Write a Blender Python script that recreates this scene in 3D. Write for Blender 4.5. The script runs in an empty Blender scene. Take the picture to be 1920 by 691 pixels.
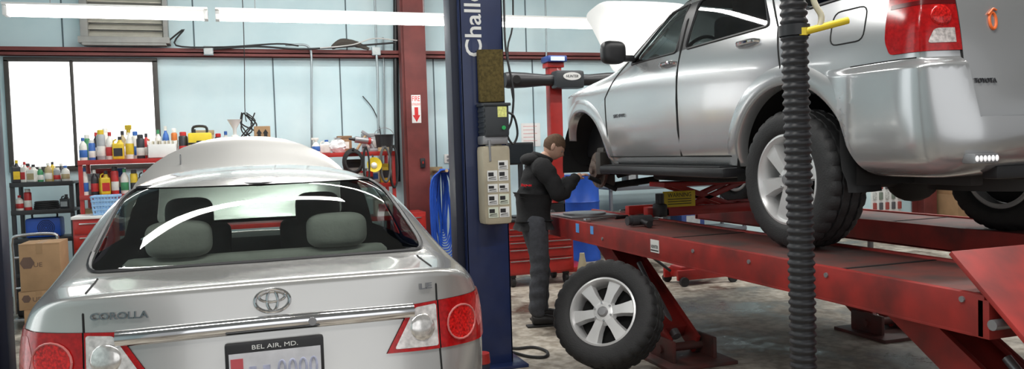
import bpy, bmesh, math, random
from mathutils import Vector, Matrix, interpolate
from mathutils.bvhtree import BVHTree
random.seed(7)
S=bpy.context.scene; COL=S.collection
R=math.radians; V=Vector; sin=math.sin; cos=math.cos; PI=math.pi
try: S.view_settings.view_transform='Standard'
except Exception: pass
# ------------------------------------------------------------ camera
YAW=R(19);PIT=R(2.46);ROL=R(1.8);F=1500.;H=1.5
fw=V((sin(YAW)*cos(PIT),cos(YAW)*cos(PIT),-sin(PIT)))
r0=V((cos(YAW),-sin(YAW),0)); u0=r0.cross(fw)
rt=r0*cos(ROL)-u0*sin(ROL); up=r0*sin(ROL)+u0*cos(ROL)
EYE=V((0,0,H))
cd=bpy.data.cameras.new('camera'); cam=bpy.data.objects.new('camera',cd); COL.objects.link(cam)
cd.sensor_width=36; cd.sensor_fit='HORIZONTAL'; cd.lens=36*F/1920
cam.matrix_world=Matrix.Translation(EYE)@Matrix((rt,up,-fw)).transposed().to_4x4()
S.camera=cam
def ray(u,v): return fw+rt*((u-960)/F)-up*((v-345.5)/F)
def atY(u,v,Y):
    d=ray(u,v); return EYE+d*(Y/d.y)
def atX(u,v,X):
    d=ray(u,v); return EYE+d*(X/d.x)
def atZ(u,v,Z):
    d=ray(u,v); return EYE+d*((Z-H)/d.z)
def depth(p): return (p-EYE).dot(fw)
# ------------------------------------------------------------ materials
MATS={}
def mat(name,col,rough=.5,metal=0.,var=.1,scale=8.,bump=0.,coat=0.,emit=0.,col2=None,alpha=1.):
    if name in MATS: return MATS[name]
    m=bpy.data.materials.new(name); m.use_nodes=True; nt=m.node_tree; N=nt.nodes; L=nt.links
    b=N['Principled BSDF']; tc=N.new('ShaderNodeTexCoord'); nz=N.new('ShaderNodeTexNoise')
    nz.inputs['Scale'].default_value=scale; nz.inputs['Detail'].default_value=5
    L.new(tc.outputs['Object'],nz.inputs['Vector'])
    rp=N.new('ShaderNodeValToRGB'); rp.color_ramp.elements[0].position=.3; rp.color_ramp.elements[1].position=.7
    c2=col2 if col2 else tuple(min(1,c*(1+var)) for c in col); c1=col if col2 else tuple(c*(1-var) for c in col)
    rp.color_ramp.elements[0].color=(*c1,1); rp.color_ramp.elements[1].color=(*c2,1)
    L.new(nz.outputs['Fac'],rp.inputs['Fac']); L.new(rp.outputs['Color'],b.inputs['Base Color'])
    b.inputs['Roughness'].default_value=rough; b.inputs['Metallic'].default_value=metal
    b.inputs['Coat Weight'].default_value=coat; b.inputs['Coat Roughness'].default_value=.05
    if emit:
        L.new(rp.outputs['Color'],b.inputs['Emission Color']); b.inputs['Emission Strength'].default_value=emit
    if bump:
        bp=N.new('ShaderNodeBump'); bp.inputs['Strength'].default_value=bump; bp.inputs['Distance'].default_value=.01
        n2=N.new('ShaderNodeTexNoise'); n2.inputs['Scale'].default_value=scale*6; L.new(tc.outputs['Object'],n2.inputs['Vector'])
        L.new(n2.outputs['Fac'],bp.inputs['Height']); L.new(bp.outputs['Normal'],b.inputs['Normal'])
    if alpha<1: b.inputs['Alpha'].default_value=alpha
    MATS[name]=m; return m
def glass(name,tint,gl=.9,base=.06,fk=.55):
    if name in MATS: return MATS[name]
    m=bpy.data.materials.new(name); m.use_nodes=True; nt=m.node_tree; N=nt.nodes; L=nt.links
    for n in list(N):
        if n.type!='OUTPUT_MATERIAL': N.remove(n)
    out=[n for n in N if n.type=='OUTPUT_MATERIAL'][0]
    t=N.new('ShaderNodeBsdfTransparent'); g=N.new('ShaderNodeBsdfGlossy'); g.inputs['Roughness'].default_value=.02; g.inputs['Color'].default_value=(gl,gl,gl,1)
    nz=N.new('ShaderNodeTexNoise'); nz.inputs['Scale'].default_value=3
    rp=N.new('ShaderNodeValToRGB'); rp.color_ramp.elements[0].color=(*[c*.95 for c in tint],1); rp.color_ramp.elements[1].color=(*tint,1)
    L.new(nz.outputs['Fac'],rp.inputs['Fac']); L.new(rp.outputs['Color'],t.inputs['Color'])
    lw=N.new('ShaderNodeLayerWeight'); lw.inputs['Blend'].default_value=.35
    ad=N.new('ShaderNodeMath'); ad.operation='MULTIPLY_ADD'; ad.inputs[1].default_value=fk; ad.inputs[2].default_value=base
    L.new(lw.outputs['Fresnel'],ad.inputs[0])
    mx=N.new('ShaderNodeMixShader'); L.new(ad.outputs[0],mx.inputs[0]); L.new(t.outputs[0],mx.inputs[1]); L.new(g.outputs[0],mx.inputs[2])
    L.new(mx.outputs[0],out.inputs['Surface']); MATS[name]=m; return m
def paint(name,col,rough=.3,metal=.6):
    m=mat(name,col,rough,metal,var=.02,scale=3,coat=.7)
    nt=m.node_tree; N=nt.nodes; L=nt.links
    b=N['Principled BSDF']; out=[n for n in N if n.type=='OUTPUT_MATERIAL'][0]
    g=N.new('ShaderNodeNewGeometry'); d=N.new('ShaderNodeBsdfDiffuse'); d.inputs['Color'].default_value=(.045,.045,.046,1)
    mx=N.new('ShaderNodeMixShader'); L.new(g.outputs['Backfacing'],mx.inputs[0]); L.new(b.outputs[0],mx.inputs[1]); L.new(d.outputs[0],mx.inputs[2])
    L.new(mx.outputs[0],out.inputs['Surface']); return m
def floor_mat():
    m=mat('concrete',(.41,.36,.295),.55,0,scale=.9,bump=.15,col2=(.62,.575,.50))
    nt=m.node_tree; N=nt.nodes; L=nt.links; b=N['Principled BSDF']
    tc=[n for n in N if n.type=='TEX_COORD'][0]; rp=[n for n in N if n.type=='VALTORGB'][0]
    n3=N.new('ShaderNodeTexNoise'); n3.inputs['Scale'].default_value=1.5; n3.inputs['Detail'].default_value=9; n3.inputs['Roughness'].default_value=.68
    L.new(tc.outputs['Object'],n3.inputs['Vector'])
    r3=N.new('ShaderNodeValToRGB'); r3.color_ramp.elements[0].position=.42; r3.color_ramp.elements[0].color=(.17,.135,.11,1); r3.color_ramp.elements[1].position=.55; r3.color_ramp.elements[1].color=(1,1,1,1)
    L.new(n3.outputs['Fac'],r3.inputs['Fac'])
    mx=N.new('ShaderNodeMix'); mx.data_type='RGBA'; mx.blend_type='MULTIPLY'; mx.inputs[0].default_value=.88
    L.new(rp.outputs['Color'],mx.inputs[6]); L.new(r3.outputs['Color'],mx.inputs[7])
    n4=N.new('ShaderNodeTexNoise'); n4.inputs['Scale'].default_value=14; n4.inputs['Detail'].default_value=8; L.new(tc.outputs['Object'],n4.inputs['Vector'])
    r5=N.new('ShaderNodeValToRGB'); r5.color_ramp.elements[0].position=.38; r5.color_ramp.elements[0].color=(.52,.48,.43,1); r5.color_ramp.elements[1].position=.6; r5.color_ramp.elements[1].color=(1,1,1,1); L.new(n4.outputs['Fac'],r5.inputs['Fac'])
    m2=N.new('ShaderNodeMix'); m2.data_type='RGBA'; m2.blend_type='MULTIPLY'; m2.inputs[0].default_value=.8
    L.new(mx.outputs[2],m2.inputs[6]); L.new(r5.outputs['Color'],m2.inputs[7]); L.new(m2.outputs[2],b.inputs['Base Color'])
    r4=N.new('ShaderNodeMapRange'); r4.inputs[1].default_value=.40; r4.inputs[2].default_value=.55; r4.inputs[3].default_value=.25; r4.inputs[4].default_value=.7
    L.new(n3.outputs['Fac'],r4.inputs[0]); L.new(r4.outputs[0],b.inputs['Roughness'])
    return m
SILVER=paint('silver_paint',(.54,.535,.515),.25,.65)
SILVER2=paint('silver_paint_cool',(.53,.54,.545),.23,.65)
CHROME=mat('chrome',(.85,.85,.86),.08,1,var=.02)
BLACK=mat('black_plastic',(.018,.018,.02),.4)
RUB=mat('black_rubber',(.02,.02,.021),.62,bump=.2,scale=20)
DARK=mat('dark_gap',(.008,.008,.008),.8)
GREY=mat('grey_metal',(.32,.32,.33),.4,.6)
STEEL=mat('bright_steel',(.62,.62,.63),.25,.95)
ALLOY=mat('alloy',(.74,.74,.74),.33,.45,var=.04)
RED=mat('red_enamel',(.39,.018,.014),.42,coat=.15,var=.25,scale=5)
REDD=mat('worn_red_enamel',(.40,.026,.020),.52,scale=5,col2=(.15,.018,.015))
DECK=mat('worn_runway',(.20,.055,.045),.55,.1,scale=5,col2=(.08,.055,.05))
NAVY=mat('navy_enamel',(.010,.022,.085),.35,coat=.3)
NAVYD=mat('dark_navy',(.006,.010,.03),.45)
BLUE=mat('blue_plastic',(.015,.09,.5),.4)
WHITE=mat('white_plastic',(.82,.82,.80),.4,var=.04)
CREAM=mat('cream_plastic',(.62,.57,.42),.45)
YEL=mat('yellow_plastic',(.80,.60,.03),.4)
CARD=mat('cardboard',(.36,.22,.115),.8)
BROWNRED=mat('oxide_red_steel',(.16,.032,.028),.55,scale=4,var=.25)
GLAS=glass('rear_glass',(.54,.60,.56),.85,.06,.42)
GLASW=glass('tinted_windshield',(.36,.41,.39),.5,.03,.2)
GLAS2=glass('side_glass',(.20,.23,.23),.9,.06)
# ------------------------------------------------------------ mesh helpers
def nb(): return bmesh.new()
def fr(o,right,upv):
    r=V(right).normalized(); u=V(upv).normalized(); n=r.cross(u)
    M=Matrix((r,u,n)).transposed().to_4x4(); M.translation=V(o); return M
def box(bm,c,s,M=None,bev=0.,seg=2):
    T=Matrix.Translation(V(c))@Matrix.Diagonal((s[0],s[1],s[2],1))
    if M is not None: T=M@T
    g=bmesh.ops.create_cube(bm,size=1,matrix=T)
    if bev:
        es=list({e for v in g['verts'] for e in v.link_edges})
        bmesh.ops.bevel(bm,geom=es,offset=bev,segments=seg,affect='EDGES',profile=.6)
def bx(bm,x0,x1,y0,y1,z0,z1,bev=0.,M=None):
    box(bm,((x0+x1)/2,(y0+y1)/2,(z0+z1)/2),(abs(x1-x0),abs(y1-y0),abs(z1-z0)),M,bev)
def cyl(bm,p0,p1,ra,rb=None,seg=16):
    p0=V(p0);p1=V(p1);d=p1-p0
    q=d.to_track_quat('Z','Y').to_matrix().to_4x4(); q.translation=(p0+p1)/2
    bmesh.ops.create_cone(bm,cap_ends=True,segments=seg,radius1=ra,radius2=ra if rb is None else rb,depth=d.length,matrix=q)
def ball(bm,c,rad,M=None,u=16,v=10):
    if not hasattr(rad,'__len__'): rad=(rad,)*3
    T=Matrix.Translation(V(c))@Matrix.Diagonal((*rad,1))
    if M is not None: T=M@T
    return bmesh.ops.create_uvsphere(bm,u_segments=u,v_segments=v,radius=1,matrix=T)['verts']
def cushion(bm,c,s,e=(.55,.7,.55)):
    vs=ball(bm,(0,0,0),1,None,32,20)
    f=lambda q,k: math.copysign(abs(q)**k,q)
    for v in vs:
        d=v.co.copy(); v.co=V((c[0]+f(d.x,e[0])*s[0]/2,c[1]+f(d.y,e[1])*s[1]/2,c[2]+f(d.z,e[2])*s[2]/2))
def crv(pts,n=6,closed=False):
    P=[V(p) for p in pts]; N=len(P); out=[]
    for i in range(N if closed else N-1):
        if closed: a,b,c,d=P[i-1],P[i],P[(i+1)%N],P[(i+2)%N]
        else: a,b,c,d=P[max(i-1,0)],P[i],P[i+1],P[min(i+2,N-1)]
        for k in range(n):
            t=k/n; out.append(.5*((2*b)+(c-a)*t+(2*a-5*b+4*c-d)*t*t+(3*b-a-3*c+d)*t**3))
    if not closed: out.append(P[-1])
    return out
def tube(bm,pts,r,seg=8,closed=False):
    pts=[V(p) for p in pts]; n=len(pts); rs=r if hasattr(r,'__len__') else [r]*n
    def tan(i):
        a=pts[i-1] if (i>0 or closed) else pts[i]; b=pts[(i+1)%n] if (i<n-1 or closed) else pts[i]
        t=b-a; return t.normalized() if t.length>1e-9 else V((0,0,1))
    T=tan(0); A=V((0,0,1)) if abs(T.z)<.9 else V((1,0,0)); Nn=(A-T*A.dot(T)).normalized(); rings=[]
    for i in range(n):
        T=tan(i); Nn=(Nn-T*Nn.dot(T)); Nn=Nn.normalized() if Nn.length>1e-6 else T.orthogonal().normalized(); B=T.cross(Nn)
        rings.append([bm.verts.new(pts[i]+(Nn*cos(2*PI*k/seg)+B*sin(2*PI*k/seg))*rs[i]) for k in range(seg)])
    for i in range(n if closed else n-1):
        a=rings[i]; b=rings[(i+1)%n]
        for k in range(seg): bm.faces.new((a[k],a[(k+1)%seg],b[(k+1)%seg],b[k]))
    if not closed:
        bm.faces.new(rings[0][::-1]); bm.faces.new(rings[-1])
def lathe(bm,prof,M=None,seg=24,mod=None):
    M=M or Matrix(); rings=[]
    for j,(r,z) in enumerate(prof):
        ring=[]
        for k in range(seg):
            rr=max(r,.0004)+(mod(j,k) if mod else 0); a=2*PI*k/seg
            ring.append(bm.verts.new(M@V((rr*cos(a),rr*sin(a),z))))
        rings.append(ring)
    for a,b in zip(rings,rings[1:]):
        for k in range(seg): bm.faces.new((a[k],a[(k+1)%seg],b[(k+1)%seg],b[k]))
    if prof[0][0]<.001: bm.faces.new(rings[0][::-1])
    if prof[-1][0]<.001: bm.faces.new(rings[-1])
def prism(bm,poly,M,d):
    a=[bm.verts.new(M@V((p[0],p[1],0))) for p in poly]; b=[bm.verts.new(M@V((p[0],p[1],d))) for p in poly]
    n=len(poly); bm.faces.new(a[::-1]); bm.faces.new(b)
    for k in range(n): bm.faces.new((a[k],a[(k+1)%n],b[(k+1)%n],b[k]))
def rpoly(pts,r,seg=4):
    out=[]; n=len(pts)
    for i in range(n):
        p=V((*pts[i],0)); a=V((*pts[i-1],0)); b=V((*pts[(i+1)%n],0))
        da=(a-p); db=(b-p); rr=min(r,da.length*.45,db.length*.45)
        s=p+da.normalized()*rr; e=p+db.normalized()*rr
        for k in range(seg+1):
            t=k/seg; q=s*(1-t)**2+p*2*t*(1-t)+e*t*t; out.append((q.x,q.y))
    return out
def circ(cx,cy,r,n=28,ry=None): return [(cx+r*cos(2*PI*k/n),cy+(ry or r)*sin(2*PI*k/n)) for k in range(n)]
def txt(bm,s,o,right,upv,w=None,h=None,ext=.001,shear=0,bold=0.):
    cu=bpy.data.curves.new('t','FONT'); cu.body=s; cu.size=1; cu.shear=shear; cu.offset=bold; cu.resolution_u=3
    ob=bpy.data.objects.new('t',cu); COL.objects.link(ob); bpy.context.view_layer.update()
    me=bpy.data.meshes.new_from_object(ob.evaluated_get(bpy.context.evaluated_depsgraph_get()))
    bpy.data.objects.remove(ob); bpy.data.curves.remove(cu)
    xs=[v.co.x for v in me.vertices]; ys=[v.co.y for v in me.vertices]
    bw=max(xs)-min(xs); bh=max(ys)-min(ys); sx=(w/bw) if w else None; sy=(h/bh) if h else None
    sx=sx or sy; sy=sy or sx
    me.transform(fr(o,right,upv)@Matrix.Diagonal((sx,sy,1,1))@Matrix.Translation((-(max(xs)+min(xs))/2,-(max(ys)+min(ys))/2,0)))
    b2=nb(); b2.from_mesh(me); g=bmesh.ops.extrude_face_region(b2,geom=b2.faces[:])
    n=fr(o,right,upv).to_3x3()@V((0,0,1))
    bmesh.ops.translate(b2,vec=n*ext*2,verts=[v for v in g['geom'] if isinstance(v,bmesh.types.BMVert)])
    m2=bpy.data.meshes.new('t'); b2.to_mesh(m2); b2.free(); bm.from_mesh(m2); bpy.data.meshes.remove(m2); bpy.data.meshes.remove(me)
# ------------------------------------------------------------ object helpers
def root_of(o):
    while o.parent: o=o.parent
    return o
def tag(o,label=None,cat=None,group=None,kind=None):
    if label: o['label']=label
    if cat: o['category']=cat
    if group: o['group']=group
    if kind: o['kind']=kind
    return o
def thing(name,label,cat,loc=(0,0,0),rot=(0,0,0),group=None):
    o=bpy.data.objects.new(name,None); COL.objects.link(o); o.location=loc; o.rotation_euler=rot; o.empty_display_size=.1
    return tag(o,label,cat,group)
def mk(name,bm,m,parent=None,local=False,ang=38,recalc=True):
    if recalc: bmesh.ops.recalc_face_normals(bm,faces=bm.faces[:])
    if parent is not None and not local: bmesh.ops.translate(bm,vec=-root_of(parent).location,verts=bm.verts[:])
    off=None
    if parent is None and len(bm.verts):
        xs=[v.co.x for v in bm.verts]; ys=[v.co.y for v in bm.verts]; zs=[v.co.z for v in bm.verts]
        off=V(((min(xs)+max(xs))/2,(min(ys)+max(ys))/2,min(zs))); bmesh.ops.translate(bm,vec=-off,verts=bm.verts[:])
    me=bpy.data.meshes.new(name); bm.to_mesh(me); bm.free(); me.materials.append(m)
    for p in me.polygons: p.use_smooth=True
    me.set_sharp_from_angle(angle=R(ang))
    o=bpy.data.objects.new(name,me); COL.objects.link(o)
    if parent is not None: o.parent=parent
    elif off is not None: o.location=off
    return o
def struct(name,bm,m): return tag(mk(name,bm,m),kind='structure')
def one(name,label,cat,bm,m,group=None): return tag(mk(name,bm,m),label,cat,group)
# ------------------------------------------------------------ car surface tools
def car_surface(st,rearf,frontf,lev=3,rear_crease=.5,fr_crease=.3,extra=()):
    bm=nb(); cl=bm.edges.layers.float.new('crease_edge'); rings=[]
    for side,top in st:
        L=[bm.verts.new((-x,y,z)) for x,y,z in side]; Rr=[bm.verts.new((x,y,z)) for x,y,z in side]
        T=[bm.verts.new((-x,y,z)) for x,y,z in top]+[bm.verts.new((x,y,z)) for x,y,z in top[-2::-1]]
        x0,y0,z0=side[0]; B=[bm.verts.new((x0*k,y0,z0)) for k in (.75,.5,.25,0,-.25,-.5,-.75)]
        rings.append((L,T,Rr,B))
    def flat(r): return r[0]+r[1]+r[2][::-1]+r[3]
    for a,b in zip(rings,rings[1:]):
        fa,fb=flat(a),flat(b); n=len(fa)
        for k in range(n): bm.faces.new((fa[k],fa[(k+1)%n],fb[(k+1)%n],fb[k]))
    for ring,f in ((rings[0],rearf),(rings[-1],frontf)):
        L,T,Rr,B=ring; nr=len(L); nc=len(T)
        bot=[L[0]]+B[::-1]+[Rr[0]]; g=[[None]*nc for _ in range(nr+1)]
        g[0]=bot; g[nr]=T
        for r in range(1,nr): g[r][0]=L[r]; g[r][-1]=Rr[r]
        lef=[L[r] for r in range(nr)]+[T[0]]; rig=[Rr[r] for r in range(nr)]+[T[-1]]
        for r in range(1,nr):
            for c in range(1,nc-1):
                u=c/(nc-1); v=r/nr
                p=bot[c].co*(1-v)+T[c].co*v+lef[r].co*(1-u)+rig[r].co*u-(bot[0].co*(1-u)*(1-v)+bot[-1].co*u*(1-v)+T[0].co*(1-u)*v+T[-1].co*u*v)
                g[r][c]=bm.verts.new((p.x,f(p.x,p.z),p.z))
        for r in range(nr):
            for c in range(nc-1): bm.faces.new((g[r][c],g[r][c+1],g[r+1][c+1],g[r+1][c]))
    for ring,k,sl in [(rings[0],rear_crease,slice(0,9)),(rings[-1],fr_crease,slice(0,9))]+[(rings[i],k,slice(2,7)) for i,k in extra]:
        tt=ring[1][sl]
        for a,b in zip(tt,tt[1:]):
            e=bm.edges.get((a,b)); e[cl]=k
    bmesh.ops.recalc_face_normals(bm,faces=bm.faces[:])
    me=bpy.data.meshes.new('cage'); bm.to_mesh(me); bm.free()
    o=bpy.data.objects.new('cage',me); COL.objects.link(o); md=o.modifiers.new('s','SUBSURF'); md.levels=lev; md.render_levels=lev
    bpy.context.view_layer.update()
    m2=bpy.data.meshes.new_from_object(o.evaluated_get(bpy.context.evaluated_depsgraph_get()))
    bpy.data.objects.remove(o); bpy.data.meshes.remove(me)
    out=nb(); out.from_mesh(m2); bpy.data.meshes.remove(m2); out.normal_update()
    vs=[v.co.copy() for v in out.verts]; ns=[v.normal.copy() for v in out.verts]; ps=[[v.index for v in f.verts] for f in out.faces]
    return out,dict(v=vs,n=ns,p=ps,b=BVHTree.FromPolygons(vs,ps))
def snorm(ref,co):
    loc,no,i,d=ref['b'].find_nearest(co); p=ref['p'][i]
    w=interpolate.poly_3d_calc([ref['v'][k] for k in p],loc); n=V((0,0,0))
    for k,ww in zip(p,w): n+=ref['n'][k]*ww
    return n.normalized()
def hit(ref,o,d):
    loc,no,i,dist=ref['b'].ray_cast(V(o),V(d)); return (loc,snorm(ref,loc)) if loc else (None,None)
def carve(bm,poly,ax,cand,extra=()):
    i,j=ax; n=len(poly); cx=sum(p[0] for p in poly)/n; cy=sum(p[1] for p in poly)/n
    lo=(min(p[0] for p in poly),min(p[1] for p in poly)); hi=(max(p[0] for p in poly),max(p[1] for p in poly))
    fs=[]
    for f in bm.faces:
        if not cand(f.calc_center_median(),f.normal): continue
        a=[v.co[i] for v in f.verts]; b=[v.co[j] for v in f.verts]
        if max(a)<lo[0] or min(a)>hi[0] or max(b)<lo[1] or min(b)>hi[1]: continue
        fs.append(f)
    pl=[]
    for k in range(n):
        a=poly[k]; b=poly[(k+1)%n]; e=(b[0]-a[0],b[1]-a[1]); nn=[e[1],-e[0]]
        if e[0]**2+e[1]**2<1e-10: continue
        if (cx-a[0])*nn[0]+(cy-a[1])*nn[1]>0: nn=[-nn[0],-nn[1]]
        co=V((0,0,0)); no=V((0,0,0)); co[i]=a[0]; co[j]=a[1]; no[i]=nn[0]; no[j]=nn[1]; pl.append((co,no.normalized()))
    for co,no in pl+[(V(a),V(b)) for a,b in extra]:
        ge=set(fs)
        for f in fs: ge.update(f.edges); ge.update(f.verts)
        if not fs: break
        res=bmesh.ops.bisect_plane(bm,geom=list(ge),dist=1e-6,plane_co=co,plane_no=no)
        al=set(f for f in fs if f.is_valid)|set(g for g in res['geom'] if isinstance(g,bmesh.types.BMFace) and g.is_valid)
        fs=[f for f in al if (f.calc_center_median()-co).dot(no)<0]
    bm.normal_update(); return fs
def take(bm,fs):
    b2=nb(); mp={}
    for f in fs:
        vs=[]
        for v in f.verts:
            if v not in mp: mp[v]=b2.verts.new(v.co)
            vs.append(mp[v])
        try: b2.faces.new(vs)
        except ValueError: pass
    bmesh.ops.delete(bm,geom=fs,context='FACES'); return b2
def panel(name,bm,m,parent,ref,off=0.,X=None,own=False):
    if off:
        mv=[(v,snorm(ref,v.co)*(off(v.co) if callable(off) else off)) for v in bm.verts]
        for v,d in mv: v.co+=d
    bmesh.ops.delete(bm,geom=[v for v in bm.verts if not v.link_faces],context='VERTS')
    me=bpy.data.meshes.new(name); bm.to_mesh(me); bm.free(); me.materials.append(m)
    for p in me.polygons: p.use_smooth=True
    if not own:
        ns=[snorm(ref,v.co) for v in me.vertices]
        if X is not None:
            r3=X.to_3x3().inverted().transposed(); me.transform(X); ns=[(r3@n).normalized() for n in ns]
        if ns: me.normals_split_custom_set_from_vertices(ns)
    o=bpy.data.objects.new(name,me); COL.objects.link(o); o.parent=parent; return o
def cutout(bm,name,poly,ax,cand,m,parent,ref,off=0.,extra=(),X=None,own=False):
    fs=carve(bm,poly,ax,cand,extra); return panel(name,take(bm,fs),m,parent,ref,off,X,own)
def side_pts(ref,pl,sg,n=6,off=.0):
    out=[]
    for (a,b) in zip(pl,pl[1:]):
        for k in range(n):
            t=k/n; y=a[0]+(b[0]-a[0])*t; z=a[1]+(b[1]-a[1])*t
            p,nn=hit(ref,(sg*3,y,z),(-sg,0,0))
            if p: out.append(p+nn*off)
    p,nn=hit(ref,(sg*3,pl[-1][0],pl[-1][1]),(-sg,0,0))
    if p: out.append(p+nn*off)
    return out
def rear_pts(ref,pl,n=6,off=0.,y0=-2,d=1):
    out=[]; q=[]
    for a,b in zip(pl,pl[1:]):
        for k in range(n):
            t=k/n; q.append((a[0]+(b[0]-a[0])*t,a[1]+(b[1]-a[1])*t))
    q.append(pl[-1])
    for x,z in q:
        p,nn=hit(ref,(x,y0,z),(0,d,0))
        if p: out.append(p+nn*off)
    return out
def surf_text(bm,s,ref,x,z,w,h,ext=.003,bold=0.):
    p,n=hit(ref,(x,-2,z),(0,1,0)); right=V((0,0,1)).cross(n).normalized(); upv=n.cross(right)
    txt(bm,s,p+n*.001,right,upv,w,h,ext,0,bold)
# ------------------------------------------------------------ wheel
def axisM(p,n):
    n=V(n).normalized(); q=n.to_track_quat('Z','Y').to_matrix().to_4x4(); q.translation=V(p); return q
def wheel_bms(M,Rt=.388,hw=.13,rr=.222,ns=6):
    t=nb(); g=.012
    half=[(rr-.004,.74*hw),(rr+.002,.82*hw),(rr+.012,.93*hw),(rr+.035,.99*hw),((Rt+rr)/2+.01,1.0*hw),(Rt-.036,.96*hw),(Rt-.016,.88*hw),(Rt-.003,.74*hw),(Rt,.52*hw),(Rt-g,.50*hw),(Rt-g,.42*hw),(Rt,.40*hw),(Rt,.06*hw),(Rt-g,.04*hw)]
    prof=half+[(r,-z) for r,z in half[::-1]]; nh=len(half)
    def mod(j,k):
        jj=j if j<nh else 2*nh-1-j
        if jj in (6,7,8) and k%4==0: return -.010
        if jj in (11,12) and k%5==0: return -.007
        return 0
    lathe(t,prof,M,120,mod)
    r=nb()
    pr=[(rr+.004,.80*hw),(rr+.006,.88*hw),(rr-.006,.90*hw),(rr-.016,.74*hw),(rr-.026,.3*hw),(rr-.03,-.8*hw),(rr-.01,-.85*hw),(rr,-.8*hw)]
    seg=64; rings=[[r.verts.new(M@V((q*cos(2*PI*k/seg),q*sin(2*PI*k/seg),z))) for k in range(seg)] for q,z in pr]
    for i in range(len(rings)):
        a=rings[i]; b=rings[(i+1)%len(rings)]
        for k in range(seg): r.faces.new((a[k],a[(k+1)%seg],b[(k+1)%seg],b[k]))
    q_=rr/.222
    for s in range(ns):
        A=Matrix.Rotation(2*PI*s/ns+.25,4,'Z'); ri=.04; ro=rr-.012; pts=[]
        for q,w,z0,z1 in ((ri,.034,.40*hw,.74*hw),((ri+ro)/2,.038*q_,.35*hw,.76*hw),(ro,.056*q_,.30*hw,.72*hw)):
            pts.append([r.verts.new(M@A@V((q,sx*w*(1 if z==z0 else .78),z))) for sx,z in ((-1,z0),(1,z0),(1,z1),(-1,z1))])
        for a,b in zip(pts,pts[1:]):
            for k in range(4): r.faces.new((a[k],a[(k+1)%4],b[(k+1)%4],b[k]))
        r.faces.new(pts[0]); r.faces.new(pts[-1])
    lathe(r,[(0,.3*hw),(.082,.32*hw),(.088,.5*hw),(.07,.74*hw),(.045,.78*hw),(0,.78*hw)],M,32)
    c=nb(); lathe(c,[(0,.70*hw),(.036,.74*hw),(.034,.86*hw),(.026,.92*hw),(0,.93*hw)],M,24)
    nuts=[]
    for s in range(6):
        b=nb(); a=2*PI*s/6+.25+PI/6; p=V((.06*cos(a),.06*sin(a),0)); cyl(b,M@(p+V((0,0,.66*hw))),M@(p+V((0,0,.85*hw))),.009,.007,6); nuts.append(b)
    d=nb(); lathe(d,[(0,-.1*hw),(rr-.03,-.1*hw),(rr-.03,-.16*hw),(0,-.16*hw)],M,32)
    return t,r,c,nuts,d
def add_wheel(parent,M,as_part=True,**k):
    t,r,c,nuts,d=wheel_bms(M,**k)
    w=mk('wheel',r,ALLOY,parent,local=True) if as_part else parent
    if not as_part: mk('rim',r,ALLOY,parent,local=True)
    mk('tire',t,RUB,w,local=True); mk('hub_cap',c,GREY,w,local=True); mk('brake_disc' if as_part else 'backing_disc',d,DARK,w,local=True)
    for n in nuts: mk('lug_nut',n,STEEL,w,local=True)
# ============================================================ SETTING
W=10.5
b=nb(); bx(b,-4,14,-4,W,-.1,0); struct('floor',b,floor_mat())
WALL=mat('pale_blue_wall_panel',(.54,.73,.78),.5,scale=1.3,col2=(.68,.84,.87))
b=nb(); bx(b,-4,14,W,W+.15,0,4.6); struct('wall_back',b,WALL)
b=nb(); bx(b,-4.15,-4,-4,W,0,4.6); struct('wall_left',b,WALL)
b=nb(); bx(b,-4.15,14,-4,W+.15,4.6,4.75); struct('ceiling',b,mat('ceiling_panel',(.30,.31,.31),.7,scale=2))
pa=atY(300,93,W); pb=atY(300,107,W); GZ0,GZ1=pb.z,pa.z
b=nb(); bx(b,-4,14,W-.16,W-.001,GZ0+.03,GZ0+.045); bx(b,-4,14,W-.02,W-.001,GZ0,GZ1); bx(b,-4,14,W-.16,W-.14,GZ0,GZ1); struct('trim_1',b,BROWNRED)
n=2
SEAM=mat('panel_seam',(.10,.15,.17),.7)
for u,v0,v1 in ((515,110,420),(125,-60,92),(370,-60,92),(655,-60,92),(640,110,300),(815,110,420),(905,110,300),(990,-60,92),(1000,110,300)):
    p=atY(u,200,W).x; z0=GZ1 if v1<100 else 0; z1=4.6 if v1<100 else GZ0
    b=nb(); bx(b,p-.008,p+.008,W-.006,W-.001,z0,z1); struct('trim_%d'%n,b,SEAM); n+=1
xa=atY(757,200,W-.4).x; xb=atY(802,200,W-.4).x
b=nb(); bx(b,xa+.03,xb,W-.40,W-.385,0,4.6); bx(b,xa+.03,xb,W-.06,W-.045,0,4.6); bx(b,(xa+xb)/2,(xa+xb)/2+.014,W-.4,W-.05,0,4.6); bx(b,xa,xa+.05,W-.36,W-.20,0,4.6)
struct('trim_%d'%n,b,BROWNRED); n+=1
p=atY(1745,370,W-.3); b=nb(); bx(b,p.x-.13,p.x+.13,W-.30,W-.285,0,4.6); bx(b,p.x-.13,p.x+.13,W-.05,W-.035,0,4.6); bx(b,p.x-.01,p.x+.01,W-.3,W-.04,0,4.6); struct('trim_%d'%n,b,BROWNRED); n+=1
c0=atY(12,112,W-.03); c1=atY(299,308,W-.03); cm=atY(138,200,W-.03).x
x0,x1,z0,z1=c0.x,c1.x,c1.z,c0.z
FRAME=mat('dark_window_frame',(.06,.055,.05),.5)
b=nb()
for a in ((x0-.03,x1+.03,z1-.02,z1+.03),(x0-.03,x1+.03,z0-.04,z0+.02),(x0-.03,x0+.02,z0,z1),(x1-.025,x1+.03,z0,z1),(cm-.018,cm+.018,z0,z1)): bx(b,a[0],a[1],W-.05,W-.001,a[2],a[3],.004)
wf=struct('window_1',b,FRAME)
PANE=mat('daylit_pane',(1,1,1),.3,emit=2.4,var=.03)
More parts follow.
